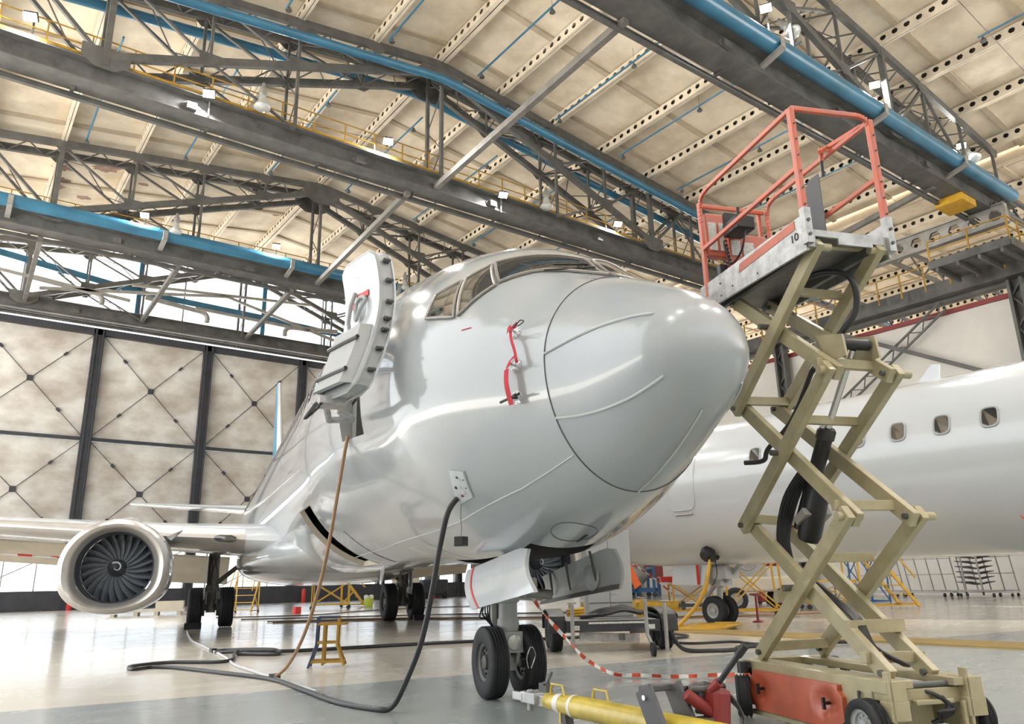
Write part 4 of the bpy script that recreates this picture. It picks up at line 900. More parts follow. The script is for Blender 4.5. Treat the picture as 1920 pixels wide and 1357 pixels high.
def rr_(ac, tc, da, dt, off, n=20, p=.55):
    out = []
    for i in range(n):
        q = 2*PI*i/n; cx, cy = math.cos(q), math.sin(q); out.append(S2(ac+da*abs(cx)**p*(1 if cx > 0 else -1), tc+dt*abs(cy)**p*(1 if cy > 0 else -1), off))
    return out
tw = math.asin((3.62-ZC2)/1.68)
for k in range(24):
    a = 8.05+k*.79
    if a > 23.6: break
    P = rr_(a, tw, .14, .108, .008); o = MB().add(P, [tuple(range(len(P)))]).build('cabin_window', M['glass'], a2); MB().tube(P, .018, 6, True).build('window_frame', M['cab'], o, True)
ad, td0, td1 = 5.95, math.asin((4.30-ZC2)/1.68), math.asin((2.62-ZC2)/1.68)
o = MB().tube(rr_(ad, (td0+td1)/2, .40, (td0-td1)/2, .004, 40, .35), .024, 6, True).build('cabin_door', M['strip'], a2, True)
P = rr_(ad-.02, tw-.02, .08, .055, .01); MB().add(P, [tuple(range(len(P)))]).build('door_window', M['glass'], o)
MB().tube([S2(ad+u*.26, td1-.06, .005) for u in (-1, 0, 1)], .026, 6).build('door_sill', M['wframe'], o)
MB().tube([S2(ad+u*.36, td0+.06, .01) for u in (-1, 0, 1)], .022, 6).build('rain_gutter', M['strip'], o)
for a, t in ((ad-.05, .55), (13.6, -.02)): P = rr_(a, t, .035, .02, .008, 12, .9); MB().add(P, [tuple(range(len(P)))]).build('static_port', M['seam'], a2)
MB().prism([(0, 11.0, 4.70), (0, 11.5, 4.72), (0, 11.55, 5.05), (0, 11.4, 5.08)], (.03, 0, 0)).build('roof_antenna', M['white2'], a2)
MB().prism([(.3, 13.9, 1.42), (.3, 14.5, 1.42), (.3, 14.75, 1.08), (.3, 14.6, 1.06)], (.03, 0, 0)).build('belly_antenna', M['cab'], a2)
# its nose gear
n2 = bpy.data.objects.new('nose_gear', None); COL.objects.link(n2); n2.parent = a2; n2.location = (-.05, 5.55, 0)
for x in (-.2, .2): wheel(n2, x, 0, .335, .19, rim=.52, hubm='cab')
mb = MB(); mb.cyl((0, 0, .3), (0, .1, 1.5), .07, 14); mb.box((0, .1, 1.15), (.4, .3, .5)); mb.box((.05, .25, 1.2), (.5, .5, .28)); mb.cyl((-.22, 0, .3), (.22, 0, .3), .05, 10); mb.beam((0, -.05, .35), (0, -.4, .62), .06, .07); mb.beam((0, -.4, .62), (0, -.1, .9), .06, .07); mb.beam((0, .1, .9), (0, .75, 1.4), .09, .09); mb.build('strut', M['cab'], n2, True)
for x in (-.42, .42): MB().prism([(x, -1.0, 1.4), (x, .1, 1.4), (x*1.2, .05, .92), (x*1.2, -1.0, .95)], (.025, 0, 0)).build('gear_door', M['white2'], n2)
MB().prism([(.53, -.18, 1.4), (.535, -.10, 1.4), (.535, -.10, .94), (.53, -.18, .94)], (.012, 0, 0)).build('red_stripe', M['redb'], n2)
# yellow ducting and the black ground power plug on its flank
t = thing('ground_power_plug', 'black ground power plug in the flank of the second aircraft', 'plug', (14.55, 12.05, 1.62))
mb = MB(); mb.lathe([(.10, -.12), (.17, -.08), (.18, .05), (.13, .14), (.05, .17)], (0, 0, 0), (-.2, -.4, .3), 14); mb.box((-.02, -.12, -.1), (.14, .14, .16)); mb.prism([(.1, -.05, .08), (.28, -.12, -.06), (.2, -.12, -.14), (.05, -.1, -.1)], (0, .06, .03)); mb.build('plug_body', M['black'], t, True)
MB().tube(spline([(.1, -.1, -.1), (.14, -.1, -.45), (-.05, -.1, -.7)], 6), .012, 6).build('pull_cord', M['black'], t)
cable('yellow_cable', [V(14.5, 11.95, 1.5), V(14.38, 11.95, 1.2), V(14.28, 12.0, .85), V(14.2, 12.2, .5), V(14.02, 12.4, .22), V(13.85, 12.5, .05), V(14.05, 12.4, .04), V(14.4, 11.9, .04)], .045, 'yel2', 'yellow power cable dropping from the second aircraft to the floor coil')
P = []
for i in range(60): q = i*.55; P.append(V(13.75+.62*math.cos(q)+.01*i, 11.75+.42*math.sin(q), .035+.001*i))
tag(MB().tube(P, .032, 8).build('yellow_cable', M['yel2'], None, True), 'coil of yellow cable on the floor beside the second aircraft nose wheels', 'cable')
# ------------------------------------------------------------------ scissor lift   local axes: x = across, y = along, z = up
LY = math.radians(21.19)
lf = thing('scissor_lift', 'tan scissor lift raised high with orange guard rails', 'lift', (5.27, 3.05, 0), -LY)
WL = .565; TW = .062; TH_ = .118
J = dict(R0=(-.05, .47), R1=(.05, 1.518), R2=(.035, 2.61), R3=(-.035, 3.60), L0=(1.30, .505), L1=(1.375, 1.55), L2=(1.31, 2.59), L3=(1.25, 3.60))
JF = dict(R0=(.03, .45), R1=(-.03, 1.512), R2=(-.03, 2.59), R3=(-.045, 3.61), L0=(1.27, .515), L1=(1.46, 1.525), L2=(1.41, 2.625), L3=(1.30, 3.60))
for v, jj, sd in ((0, J, -1), (WL, JF, 1)):
    for a, b, inn in (('R0', 'L1', 1), ('L0', 'R1', 0), ('R1', 'L2', 1), ('L1', 'R2', 0), ('R2', 'L3', 1), ('L2', 'R3', 0)):
        x = v-sd*(.075 if inn else 0); p, q = V(x, *jj[a]), V(x, *jj[b]); d = (q-p).normalized()
        o = MB().beam(p-d*.05, q+d*.05, TW, TH_, up=(0, 0, 1)).build('scissor_arm', M['tan'], lf, False, .006)
        for c in (p, q): MB().cyl(c+V(-.06, 0, 0), c+V(.06, 0, 0), .022, 12).build('pivot_pin', M['steel'], o, True)
for key in ('R1', 'R2', 'L1', 'L2', 'L0', 'R0', 'R3'):
    a, b = V(.0, *J[key]), V(WL, *JF[key]); n_ = 'cross_tube'
    if key[0] == 'R' and key != 'R0':
        for c, s in ((a, 1), (b, -1)): MB().cyl(c+V(-.075, 0, -.0), c+V(.13, 0, 0), .032, 14).build('pivot_sleeve', M['tan'], lf, True)
    off = V(0, -.09, .05) if key[0] == 'L' else V(0, .12, .09)
    MB().beam(a+off, b+off, .06, .075).build(n_, M['tan'], lf, False, .004)
for (u, z) in ((.70, 3.17), (.74, 2.09), (.78, 1.02)):
    MB().beam((.03, u-.3, z+.22), (WL-.03, u-.3, z+.22), .05, .07).build('cross_tube', M['tan'], lf, False, .004)
    for v in (0, WL): MB().cyl((v-.09, u, z), (v+.09, u, z), .025, 12).build('centre_pin', M['steel'], lf, True)
MB().beam((.05, 1.1, .95), (WL-.05, 1.1, .95), .06, .1).build('cross_tube', M['tan'], lf); MB().beam((.05, .25, .75), (WL-.05, .25, .75), .07, .09).build('cross_tube', M['tan'], lf)
# hydraulic cylinder, motor pack and hoses between the arms
cx = .30
rod = MB().cyl((cx, .08, 2.80), (cx, .52, 2.22), .027, 16).build('cylinder_rod', M['chrome'], lf, True)
mb = MB(); mb.cyl((cx, .50, 2.26), (cx, 1.0, 1.50), .062, 20); mb.lathe([(.06, 0), (.075, .02), (.075, .09), (.06, .1)], (cx, .50, 2.26), V(0, .5, -.76), 20); mb.build('hydraulic_cylinder', M['black'], lf, True)
mb = MB(); mb.lathe([(.02, -.02), (.085, 0), (.095, .03), (.095, .46), (.085, .49), (.02, .5)], (cx-.02, .66, 1.83), V(0, .33, -.62), 22); mb.build('pump_motor', M['black'], lf, True)
mb = MB(); mb.box((cx-.02, .80, 1.58), (.26, .16, .07), Matrix.Rotation(-.5, 3, 'X')); mb.build('motor_clamp', M['galv'], lf, False, .01)
mb = MB()
for i in range(6): mb.tube(spline([(cx-.12+.02*i, .70, 1.98), (cx-.16+.025*i, .95, 1.75), (cx-.15+.02*i, 1.12, 1.45), (cx-.1+.015*i, 1.15, 1.24)], 6), .017, 7)
mb.build('motor_hose', M['black'], lf, True)
mb = MB(); mb.cyl((cx-.13, .06, 2.84), (cx+.13, .06, 2.84), .045, 16); mb.build('cylinder_trunnion', M['black'], lf, True)
for s in (-1, 1): MB().prism([(cx+s*.15, .30, 2.98), (cx+s*.15, .0, 2.90), (cx+s*.15, -.02, 2.72), (cx+s*.15, .2, 2.74)], (.02, 0, 0)).build('trunnion_plate', M['tan'], lf)
MB().tube(spline([(.18, .6, 3.52), (.30, .3, 3.54), (.40, .10, 3.42), (.42, .12, 3.15), (.30, .30, 2.92), (.24, .52, 2.74)], 8), .026, 10).build('platform_hose', M['hose_bk'], lf, True)
MB().tube(spline([(.24, .52, 2.74), (.26, .9, 2.4), (.24, 1.25, 2.22), (.22, 1.32, 2.12), (.05, 1.36, 2.10)], 8), .022, 10).build('arm_hose', M['hose_bk'], lf, True)
mb = MB()
for i in range(7): mb.tube(spline([(.12+.012*i, .92, 1.17+.01*(i % 3)), (.13+.014*(i % 4), .6, .99+.012*(i % 3)), (.12+.012*i, .3, .82), (.14, .1, .62), (.3, -.02+.01*i, .50)], 6), .012, 6)
mb.build('cable_bundle', M['hose_bk'], lf, True)
# chassis
mb = MB(); mb.box((.03, .63, .415), (.18, 1.72, .05)); mb.box((.535, .63, .415), (.18, 1.72, .05)); mb.box((.28, 1.44, .40), (.5, .1, .09)); mb.box((.28, -.14, .33), (.62, .08, .10)); mb.box((-.075, .63, .40), (.03, 1.72, .08)); mb.box((.64, .63, .40), (.03, 1.72, .08)); mb.build('chassis_top', M['tan'], lf, False, .006)
mb = MB(); mb.box((.28, .68, .21), (.50, 1.2, .26)); mb.box((-.06, .06, .24), (.08, .30, .26)); mb.box((.62, .06, .24), (.08, .30, .26)); mb.box((-.06, 1.36, .20), (.06, .12, .22)); mb.box((-.07, .74, .045), (.06, 1.3, .04)); mb.build('chassis_body', M['tan'], lf, False, .008)
rows = []
for i in range(9):
    z = .075+.30*i/8; row = []
    for k in range(23):
        y = .17+1.16*k/22; b = .012+.012*math.sin(PI*i/8)
        if k < 3: y += .0; b -= .0
        for yc in (.36, 1.19):
            d = math.hypot((y-yc)/.10, (z-.24)/.09)
            if d < 1: b -= .045*(1-d*d)**.5
        row.append(V(-.115-b, y+(.05 if (k == 0 and (i < 2 or i > 6)) else 0)-(.04 if (k == 22 and (i < 2 or i > 6)) else 0), z))
    rows.append(row)
cv = MB().slab(rows, V(.05, 0, 0)).build('battery_cover', M['orange'], lf, True)
for yc in (.36, 1.19): mb = MB(); mb.cyl((-.10, yc, .24), (-.15, yc, .24), .012, 8); mb.beam((-.15, yc, .20), (-.15, yc, .28), .02, .02); mb.build('latch', M['black'], cv)
mb = MB()
for v in (-.02, .59):
    mb.box((v, -.17, .38), (.13, .16, .13)); mb.box((v, -.2, .26), (.15, .10, .12)); mb.beam((v-.05, -.22, .1), (v-.05, -.22, .5), .025, .06)
mb.box((.28, -.2, .30), (.3, .05, .03)); mb.box((.30, -.2, .12), (.42, .05, .03)); mb.box((.5, -.22, .2), (.03, .03, .2)); mb.build('front_bracket', M['tan'], lf, False, .006)
mb = MB(); mb.cyl((.05, -.16, .40), (.55, -.16, .40), .02, 10); mb.build('front_pin', M['steel'], lf)
mb = MB()
for i in range(5): mb.tube(spline([(.2+.05*i, -.1, .38), (.3+.03*i, -.22, .34-.02*i), (.42-.03*i, -.22, .24), (.3+.02*i, -.14, .16)], 6), .012, 6)
mb.tube(spline([(-.11, .02, .36), (-.14, -.02, .24), (-.12, -.1, .20), (-.05, -.14, .22)], 6), .010, 6); mb.build('control_wiring', M['hose_bk'], lf, True)
MB().box((-.09, -.10, .23), (.05, .1, .045), Matrix.Rotation(.3, 3, 'X')).build('battery_plug', M['redp'], lf)
for x, y in ((-.16, -.09), (.72, -.05)): wheel(lf, x, y, .165, .12, rim=.62, hubm='cab', grooves=2)
for x, y in ((-.16, 1.40), (.72, 1.40)):
    wheel(lf, x, y, .165, .12, rim=.6, grooves=3, hubm='cab', axis=(.86, -.51, 0)); mb = MB(); mb.tube(spline([(x+.02, y, .40), (x+.10, y-.02, .36), (x+.12, y-.03, .25), (x+.09, y, .165)], 5), .04, 8); mb.cyl((x+.02, y, .34), (x+.02, y, .43), .05, 12); mb.build('wheel_fork', M['black'], lf, True)
# platform
mb = MB(); mb.box((.2825, .74, 3.70), (.74, 1.6, .05)); mb.build('platform_deck', M['under'], lf)
mb = MB()
for x in (.02, .545): mb.box((x, .74, 3.64), (.05, 1.55, .09))
mb.build('deck_runner', M['steel'], lf); mb = MB()
for i in range(12): mb.box((.545, .35+i*.09, 3.60), (.02, .05, .008))
mb.build('deck_slot', M['alu'], lf)
for x in (-.10, .665):
    mb = MB(); mb.prism([(x-.012, -.07, 3.545), (x-.012, 1.56, 3.60), (x-.012, 1.56, 3.85), (x-.012, -.07, 3.845)], (.024, 0, 0)); o = mb.build('side_board', M['alu'], lf)
    if x < 0:
        MB().prism([(x-.016, .035, 3.765), (x-.016, .875, 3.735), (x-.016, .85, 3.81), (x-.016, .035, 3.84)], (.004, 0, 0)).build('orange_stripe', M['orange'], o)
        mb = MB(); mb.box((x-.014, .085, 3.70), (.004, .012, .062)); mb.tube([(x-.014, .03+.020*math.cos(q*PI/6), 3.70+.028*math.sin(q*PI/6)) for q in range(12)], .0055, 5, True); mb.build('marking', M['black'], o)
        mb = MB()
        for u, z in ((1.2, 3.64), (1.2, 3.76), (1.0, 3.66), (1.45, 3.7), (.6, 3.62)): mb.cyl((x-.018, u, z), (x-.01, u, z), .009, 8)
        mb.build('rivet', M['steel'], o)
mb = MB(); mb.prism([(-.1, -.085, 3.72), (.665, -.085, 3.72), (.665, -.085, 3.60), (.60, -.085, 3.60), (.60, -.085, 3.645), (.5, -.085, 3.645), (.5, -.085, 3.615), (.18, -.085, 3.615), (.18, -.085, 3.665), (-.03, -.085, 3.665), (-.03, -.085, 3.57), (-.1, -.085, 3.57)], (0, .02, 0)); mb.build('front_kick_plate', M['alu'], lf)
def rail(P, nm='guard_rail', m='rail_or', w=.042):
    P = [Vector(p) for p in P]; mb = MB()
    for a, b in zip(P[:-1], P[1:]): mb.beam(a, b, w*.8, w, up=(0, 0, 1))
    return mb.build(nm, M[m], lf, False, .006)
for x in (-.1, .665):
    o = rail([(x, -.08, 3.80), (x, -.08, 4.80)], 'corner_post', 'rail_or', .055)
    mb = MB(); mb.box((x, -.09, 3.74), (.062, .06, .30)); mb.build('post_socket', M['alu'], o)
    mb = MB()
    for k in range(6): mb.cyl((x, -.122, 3.92+k*.145), (x, -.10, 3.92+k*.145), .007, 8)
    for z in (3.66, 3.78): mb.cyl((x, -.13, z), (x, -.115, z), .014, 10)
    mb.build('post_bolt', M['steel'], o)
    arc = spline([(x, 1.26, 4.80), (x, 1.40, 4.77), (x, 1.45, 4.66), (x, 1.45, 4.5)], 4)
    rail([(x, -.06, 4.79)]+[(x, 1.26, 4.80)]+arc[1:]+[(x, 1.45, 3.72)])
    rail([(x, -.06, 4.26), (x, 1.45, 4.22)])
rail([(-.1, -.08, 4.80)]+[tuple(p) for p in spline([(.55, -.08, 4.83), (.64, -.08, 4.80), (.665, -.08, 4.70), (.665, -.08, 4.55)], 4)])
rail([(-.1, 1.5, 4.72), (.665, 1.5, 4.72)]); rail([(-.1, 1.5, 4.22), (.665, 1.5, 4.22)]); rail([(-.06, 1.53, 3.72), (-.06, 1.53, 4.75)]); rail([(.62, 1.53, 3.72), (.62, 1.53, 4.75)])
rail([(.55, .42, 4.78), (.665, .45, 4.86), (.665, .0, 4.80)], 'gate_rail')
mb = MB(); mb.cyl((.6, .46, 4.85), (.6, .47, 4.72), .02, 10); mb.build('gate_latch', M['rail_or'], lf, True); MB().cyl((.6, .47, 4.72), (.6, .475, 4.58), .016, 10).build('gate_handle', M['black'], lf, True)
rows = []
for i in range(13):
    z = 3.72+.92*i/12; w = .13 if z < 4.35 else .13*max(.15, 1-((z-4.35)/.32)**2); rows.append([V(.60, .66+w, z), V(.60, .66-.12, z)])
MB().slab(rows, V(.008, 0, 0)).build('grey_screen', M['seam'], lf)
# platform controls
cb = MB().box((.06, 1.48, 4.38), (.24, .10, .46)).build('document_box', M['rail_or'], lf, False, .01)
for x in (.0, .12): mb = MB(); mb.box((x, 1.425, 4.36), (.09, .006, .30)); mb.build('paper_label', M['label'], cb)
mb = MB(); mb.box((.34, 1.42, 4.16), (.42, .12, .44)); mb.build('storage_bin', M['rail_or'], lf, False, .012)
mb = MB(); mb.box((.2, 1.353, 4.22), (.10, .006, .16)); mb.box((.34, 1.353, 4.18), (.12, .006, .22)); mb.box((.47, 1.353, 4.1), (.08, .006, .2)); mb.build('paper_label', M['label'], lf)
j = MB().box((.14, 1.18, 4.36), (.20, .26, .14)).build('joystick_box', M['black'], lf, False, .015)
mb = MB(); mb.cyl((.12, 1.15, 4.42), (.12, 1.13, 4.54), .016, 8); mb.box((.16, 1.28, 4.46), (.22, .05, .16)); mb.build('joystick', M['black'], j)
P = [V(.05+.018*math.cos(i*.9), 1.30-.004*i*.3, 4.25-.006*i+.018*math.sin(i*.9)) for i in range(60)]
MB().tube(spline([(.15, 1.1, 4.30), (.14, 1.16, 4.12), (.1, 1.3, 4.02), (.05, 1.38, 4.1)], 8), .010, 6).build('control_cord', M['black'], lf, True); MB().tube(P, .008, 5).build('control_cord', M['black'], lf)
MB().box((.3, 1.46, 3.9), (.5, .06, .34)).build('black_panel', M['black'], lf)
# ------------------------------------------------------------------ tow bar (local y runs from its head towards the camera)
tb = thing('tow_bar', 'yellow tow bar with red hydraulic pump lying in front of the nose wheels', 'tow bar', (3.92, 5.12, 0), PI-.09)
zt = .25
mb = MB(); mb.lathe([(.045, .24), (.058, .26), (.060, .36), (.064, .40), (.064, .48), (.072, .56), (.076, .58), (.076, 2.6)], (0, 0, zt), (0, 1, 0), 24); mb.build('tube', M['bar'], tb, True)
for pf in ([(.0655, .40), (.0655, .46)], [(.0775, .60), (.0775, .63)]): MB().lathe(pf, (0, 0, zt), (0, 1, 0), 24, False).build('white_band', M['tapew'], tb, True)
mb = MB(); mb.box((0, .10, zt+.01), (.17, .20, .08)); mb.box((.07, -.04, zt+.01), (.04, .14, .06)); mb.box((-.07, -.04, zt+.01), (.04, .14, .06)); mb.box((0, .22, zt), (.10, .10, .08)); mb.cyl((.03, .06, zt-.09), (.03, .06, zt+.06), .025, 10); mb.build('tow_head', M['alu'], tb, False, .008)
mb = MB(); mb.box((-.05, .16, zt+.08), (.06, .10, .06)); mb.cyl((-.05, .16, zt+.08), (-.09, .19, zt+.19), .012, 8); mb.cyl((-.05, .16, zt+.08), (-.01, .2, zt+.12), .012, 8); mb.build('release_lever', M['steel'], tb)
for y0, w, x in ((.34, .16, .03), (.78, .16, -.03)):
    MB().tube([(x, y0, zt+.06), (x, y0+.02, zt+.13), (x, y0+w, zt+.13), (x, y0+w+.02, zt+.06)], .009, 8).build('carry_handle', M['bar'], tb, True)
mb = MB(); mb.beam((0, .50, zt-.05), (0, .53, .02), .07, .05); mb.box((0, .54, .012), (.08, .12, .024)); mb.build('support_leg', M['steel'], tb); MB().box((.0, .47, zt-.08), (.08, .02, .08)).build('leg_bracket', M['bar'], tb)
mb = MB(); mb.beam((.13, 1.52, .47), (.13, 1.74, .06), .03, .15, up=(0, 1, 0)); mb.beam((-.11, 1.52, .47), (-.11, 1.74, .06), .03, .15, up=(0, 1, 0)); mb.beam((.13, 1.50, .46), (-.11, 1.50, .46), .06, .04); mb.build('wheel_frame', M['seam'], tb, False, .008)
mb = MB()
for z in (.42, .2): mb.cyl((.13, 1.55+.5*(.42-z), z), (.16, 1.55+.5*(.42-z), z), .016, 10)
mb.build('frame_bolt', M['chrome'], tb, True)
mb = MB(); mb.cyl((-.10, 1.54, .44), (-.42, 1.66, .45), .020, 12); mb.beam((-.05, 1.6, .14), (-.5, 1.75, .18), .05, .05); mb.build('cross_rod', M['black'], tb, True)
wheel(tb, .0, 1.95, .11, .10, rim=.55, hubm='cab', grooves=1)
pm = MB().box((-.26, 1.74, .34), (.13, .13, .24), Matrix.Rotation(-.12, 3, 'Y')).build('hydraulic_pump', M['redp'], tb, False, .03)
mb = MB(); mb.lathe([(.0, 0), (.035, .01), (.038, .2), (.03, .22), (0, .23)], (-.06, 1.68, .44), V(-.55, .2, -.42), 14); mb.build('red_jack', M['redp'], tb, True)
mb = MB(); mb.box((-.20, 1.66, .40), (.05, .06, .18)); mb.cyl((-.25, 1.7, .45), (-.12, 1.66, .46), .025, 10); mb.box((-.2, 1.72, .2), (.12, .12, .2)); mb.build('pump_valve', M['steel'], pm, False, .01)
mb = MB(); mb.cyl((-.22, 1.74, .45), (-.235, 1.80, .50), .030, 12); mb.build('lever_socket', M['redp'], tb, True)
mb = MB(); mb.cyl((-.235, 1.79, .49), (-.31, 1.93, .68), .017, 12); mb.cyl((-.30, 1.91, .655), (-.325, 1.955, .715), .025, 12); mb.build('pump_lever', M['black'], tb, True)
mb = MB()
for i in range(3): mb.tube(spline([(-.14, 1.66-.02*i, .46), (-.28-.02*i, 1.62, .47), (-.42-.02*i, 1.70, .40-.03*i), (-.42, 1.80, .26), (-.30, 1.82, .20)], 7), .010, 6)
mb.build('pump_hose', M['hose_bk'], tb, True)
# ------------------------------------------------------------------ red and white tape
def tape(P, w, lb, name='barrier_tape', step=.11):
    pts = spline(P, 14); L = 0; mb = MB(); pu = None
    for i in range(len(pts)-1):
        a, b = pts[i], pts[i+1]; d = (b-a).normalized(); tw = math.sin(i*.35)*.5
        up = (V(0, 0, 1)-d*d.z).normalized() if abs(d.z) < .95 else V(1, 0, 0); up = up*math.cos(tw)+d.cross(up)*math.sin(tw)
        if pu is None: mb.add([a-up*w/2, a+up*w/2], []); 
        pu = up; mb.add([b-up*w/2, b+up*w/2], []); n = len(mb.v); mb.mat(int(L/step) % 2); mb.f.append((n-4, n-3, n-1, n-2)); mb.m.append(mb.k); L += (b-a).length
    tag(mb.build(name, [M['tapew'], M['taper']]), lb, 'tape')
tape([A2W(V(.06, 3.60, .98)), V(5.35, 6.7, .78), V(5.75, 6.85, .52), V(6.2, 7.0, .24), V(6.65, 7.05, .05), V(6.85, 6.85, .035), V(7.1, 6.45, .03), V(7.4, 6.25, .035), V(7.75, 6.05, .03), V(8.0, 5.95, .05)], .042, 'red and white barrier tape slung from the nose gear down to the floor')
tape([V(17.6, 18.8, 2.1), V(17.55, 17.6, 1.6), V(17.6, 16.6, 1.05), V(17.65, 15.9, .55)], .05, 'red and white barrier tape hanging under the second aircraft, before the blue stand', 'barrier_tape', .16)
tag(MB().tube(spline([V(14.0, 5.2, 1.95), V(13.9, 5.0, 1.75), V(13.85, 4.8, 1.5), V(14.1, 4.6, 1.36)], 6), .012, 6).build('red_cord', M['redb']), 'red cord hanging on the flank of the second aircraft behind the lift', 'streamer')  # a thin red cord, not a ribbon
# ------------------------------------------------------------------ ground power trailer beside the nose gear
tr = thing('ground_power_trailer', 'ground power trailer with tall grey cabinet behind the nose gear doors', 'trailer', (9.15, 9.75, 0), math.atan2(9.40-10.27, 9.63-8.35))
MB().box((0, .75, .455), (1.45, 2.3, .06)).build('bed', M['greyp'], tr)
mb = MB(); mb.box((0, -.42, .40), (1.5, .06, .17)); mb.box((-.7, .75, .38), (.06, 2.3, .14)); mb.box((.7, .75, .38), (.06, 2.3, .14)); mb.build('frame', M['doorf'], tr)
MB().box((.08, -.46, .45), (.95, .008, .03)).build('marking_strip', M['label'], tr)
for x in (-.6, .6): MB().box((x, -.46, .38), (.12, .008, .07)).build('number_plate', M['label'], tr)
MB().box((-.05, -.3, .22), (.95, .1, .13), Matrix.Rotation(.05, 3, 'Y')).build('bumper', M['alu'], tr)
for x in (-.88, .92):
    wheel(tr, x, .05, .29, .20, rim=.5, grooves=3); wheel(tr, x, .75, .29, .20, rim=.5, grooves=3)
    rows = []
    for i in range(13):
        q = PI*(i/12); rows.append([V(x-.13, .4-.78*math.cos(q), .30+.33*abs(math.sin(q))**.5), V(x+.13, .4-.78*math.cos(q), .30+.33*abs(math.sin(q))**.5)])
    MB().slab(rows, V(0, 0, .02)).build('mudguard', M['hose_bk'], tr)
for x in (-.66, .82): mb = MB(); mb.cyl((x, -.52, .02), (x, -.52, .74), .032, 12); mb.cyl((x, -.52, 0), (x, -.52, .025), .07, 12); mb.cyl((x-.07, -.52, .76), (x+.07, -.52, .76), .012, 8); mb.build('jack_post', M['galv'], tr, True)
jw = MB(); jw.cyl((.42, -1.0, .28), (.42, -.95, .80), .03, 12); jw.beam((.42, -1.0, .3), (.45, -1.2, .14), .04, .04); jw.cyl((.42, -.95, .82), (.30, -.95, .84), .01, 6); jw.build('jockey_leg', M['galv'], tr, True); wheel(tr, .45, -1.22, .105, .06, rim=.5, grooves=1)
mb = MB(); mb.beam((.3, -.4, .32), (.42, -1.0, .36), .08, .08); mb.cyl((.1, -.6, .2), (.1, -.6, .3), .05, 12); mb.build('drawbar', M['steel'], tr)
c_ = MB().box((.16, 1.05, 1.22), (.78, .7, 1.46)).build('cabinet', M['cab'], tr, False, .015)
mb = MB(); mb.box((.16, .695, .72), (.76, .006, .012)); mb.box((.16, .695, 1.2), (.006, .006, 1.4)); mb.build('panel_gap', M['seam'], c_)
mb = MB()
for k in range(4): mb.box((.16, 1.05, 1.97+k*.025), (.74-.03*k, .66, .012))
mb.build('roof_vent', M['galv'], c_)
MB().box((-.42, .9, .72), (.16, .16, .45)).build('white_canister', M['tapew'], tr, False, .03)
mb = MB()
for i in range(7): mb.tube(spline([(-.45+.02*i, .1+.05*i, .52), (-.1, -.1+.06*i, .56+.03*(i % 3)), (.25, -.05+.05*i, .62+.02*(i % 4)), (.55, .05+.04*i, .56)], 6), .03, 8)
mb.build('coiled_cable', M['hose_bk'], tr, True)
P = [V(-.5+.14*math.cos(q*.6), .35+.1*math.sin(q*.6), .52+.004*q) for q in range(34)]; MB().tube(P, .02, 6).build('yellow_coil', M['yel2'], tr, True)
mb = MB(); mb.box((.62, .5, .62), (.1, .1, .28)); mb.beam((.5, .3, .74), (.75, .7, .74), .05, .05); mb.build('yellow_bracket', M['yel2'], tr)
cable('trailer_cable', [V(9.55, 9.55, .60), V(9.85, 9.30, .50), V(9.75, 8.95, .25), V(9.62, 8.6, .05), V(9.85, 8.25, .03), V(10.3, 8.1, .03), V(10.6, 8.3, .03), V(11.6, 8.2, .03), V(12.6, 7.6, .03)], .032, 'hose_bk', 'black cable from the power trailer curving over the floor towards the lift')
cable('trailer_cable', [V(12.4, 11.6, .03), V(12.0, 10.6, .03), V(10.9, 10.2, .03), V(10.7, 9.4, .03), V(11.2, 8.9, .05), V(11.3, 8.4, .03), V(12.4, 8.1, .03)], .024, 'hose_bk', 'thin dark cable with a coupling on the floor between trailer and lift')
# ------------------------------------------------------------------ yellow steps near the brown hose
st = thing('step_stand', 'small yellow and dark blue step stand on the bright floor under the belly', 'steps', (4.80, 10.97, 0), -.52)
M['navy'] = mat('navy_paint', (.035, .05, .10), .45)
def bar(P, m, nm, w=.028): 
    mb = MB()
    for a, b in P: mb.beam(a, b, w, w)
    mb.build(nm, M[m], st)
for y in (-.11, .11):
    bar([((-.26, y*1.3, 0), (-.16, y, .30)), ((-.16, y, .30), (-.15, y, .68))], 'navy', 'leg'); bar([((.24, y*1.3, .02), (.13, y, .30)), ((.13, y, .30), (.14, y, .66))], 'yel', 'leg')
bar([((-.16, -.11, .67), (.14, -.11, .67)), ((-.16, .11, .67), (.14, .11, .67))], 'navy', 'hand_rail')
MB().box((.05, 0, .58), (.40, .26, .03)).build('step', M['yel'], st); MB().box((-.01, 0, .33), (.28, .24, .03)).build('step', M['yel'], st)
bar([((-.06, -.11, .03), (-.05, -.11, .58)), ((-.06, .11, .03), (-.05, .11, .58)), ((-.22, -.13, .08), (.22, -.13, .08)), ((-.22, .13, .08), (.22, .13, .08)), ((.22, -.13, .08), (.22, .13, .08))], 'yel', 'brace', .035)
# ------------------------------------------------------------------ flat yellow boards across the floor
for k in range(4):
    o = tag(MB().box((0, 0, .015), (9.6, .22, .03)).build('floor_board', M['timber']), ('nearest of the yellow boards lying side by side behind the lift', 'second nearest of the yellow boards lying behind the lift', 'third nearest of the yellow boards lying behind the lift', 'farthest of the yellow boards lying behind the lift')[k], 'board', 'yellow floor boards')
    o.location = (13.1+.225*k, 7.4+.02*k, .002*k); o.rotation_euler.z = PI/2-(-.02)
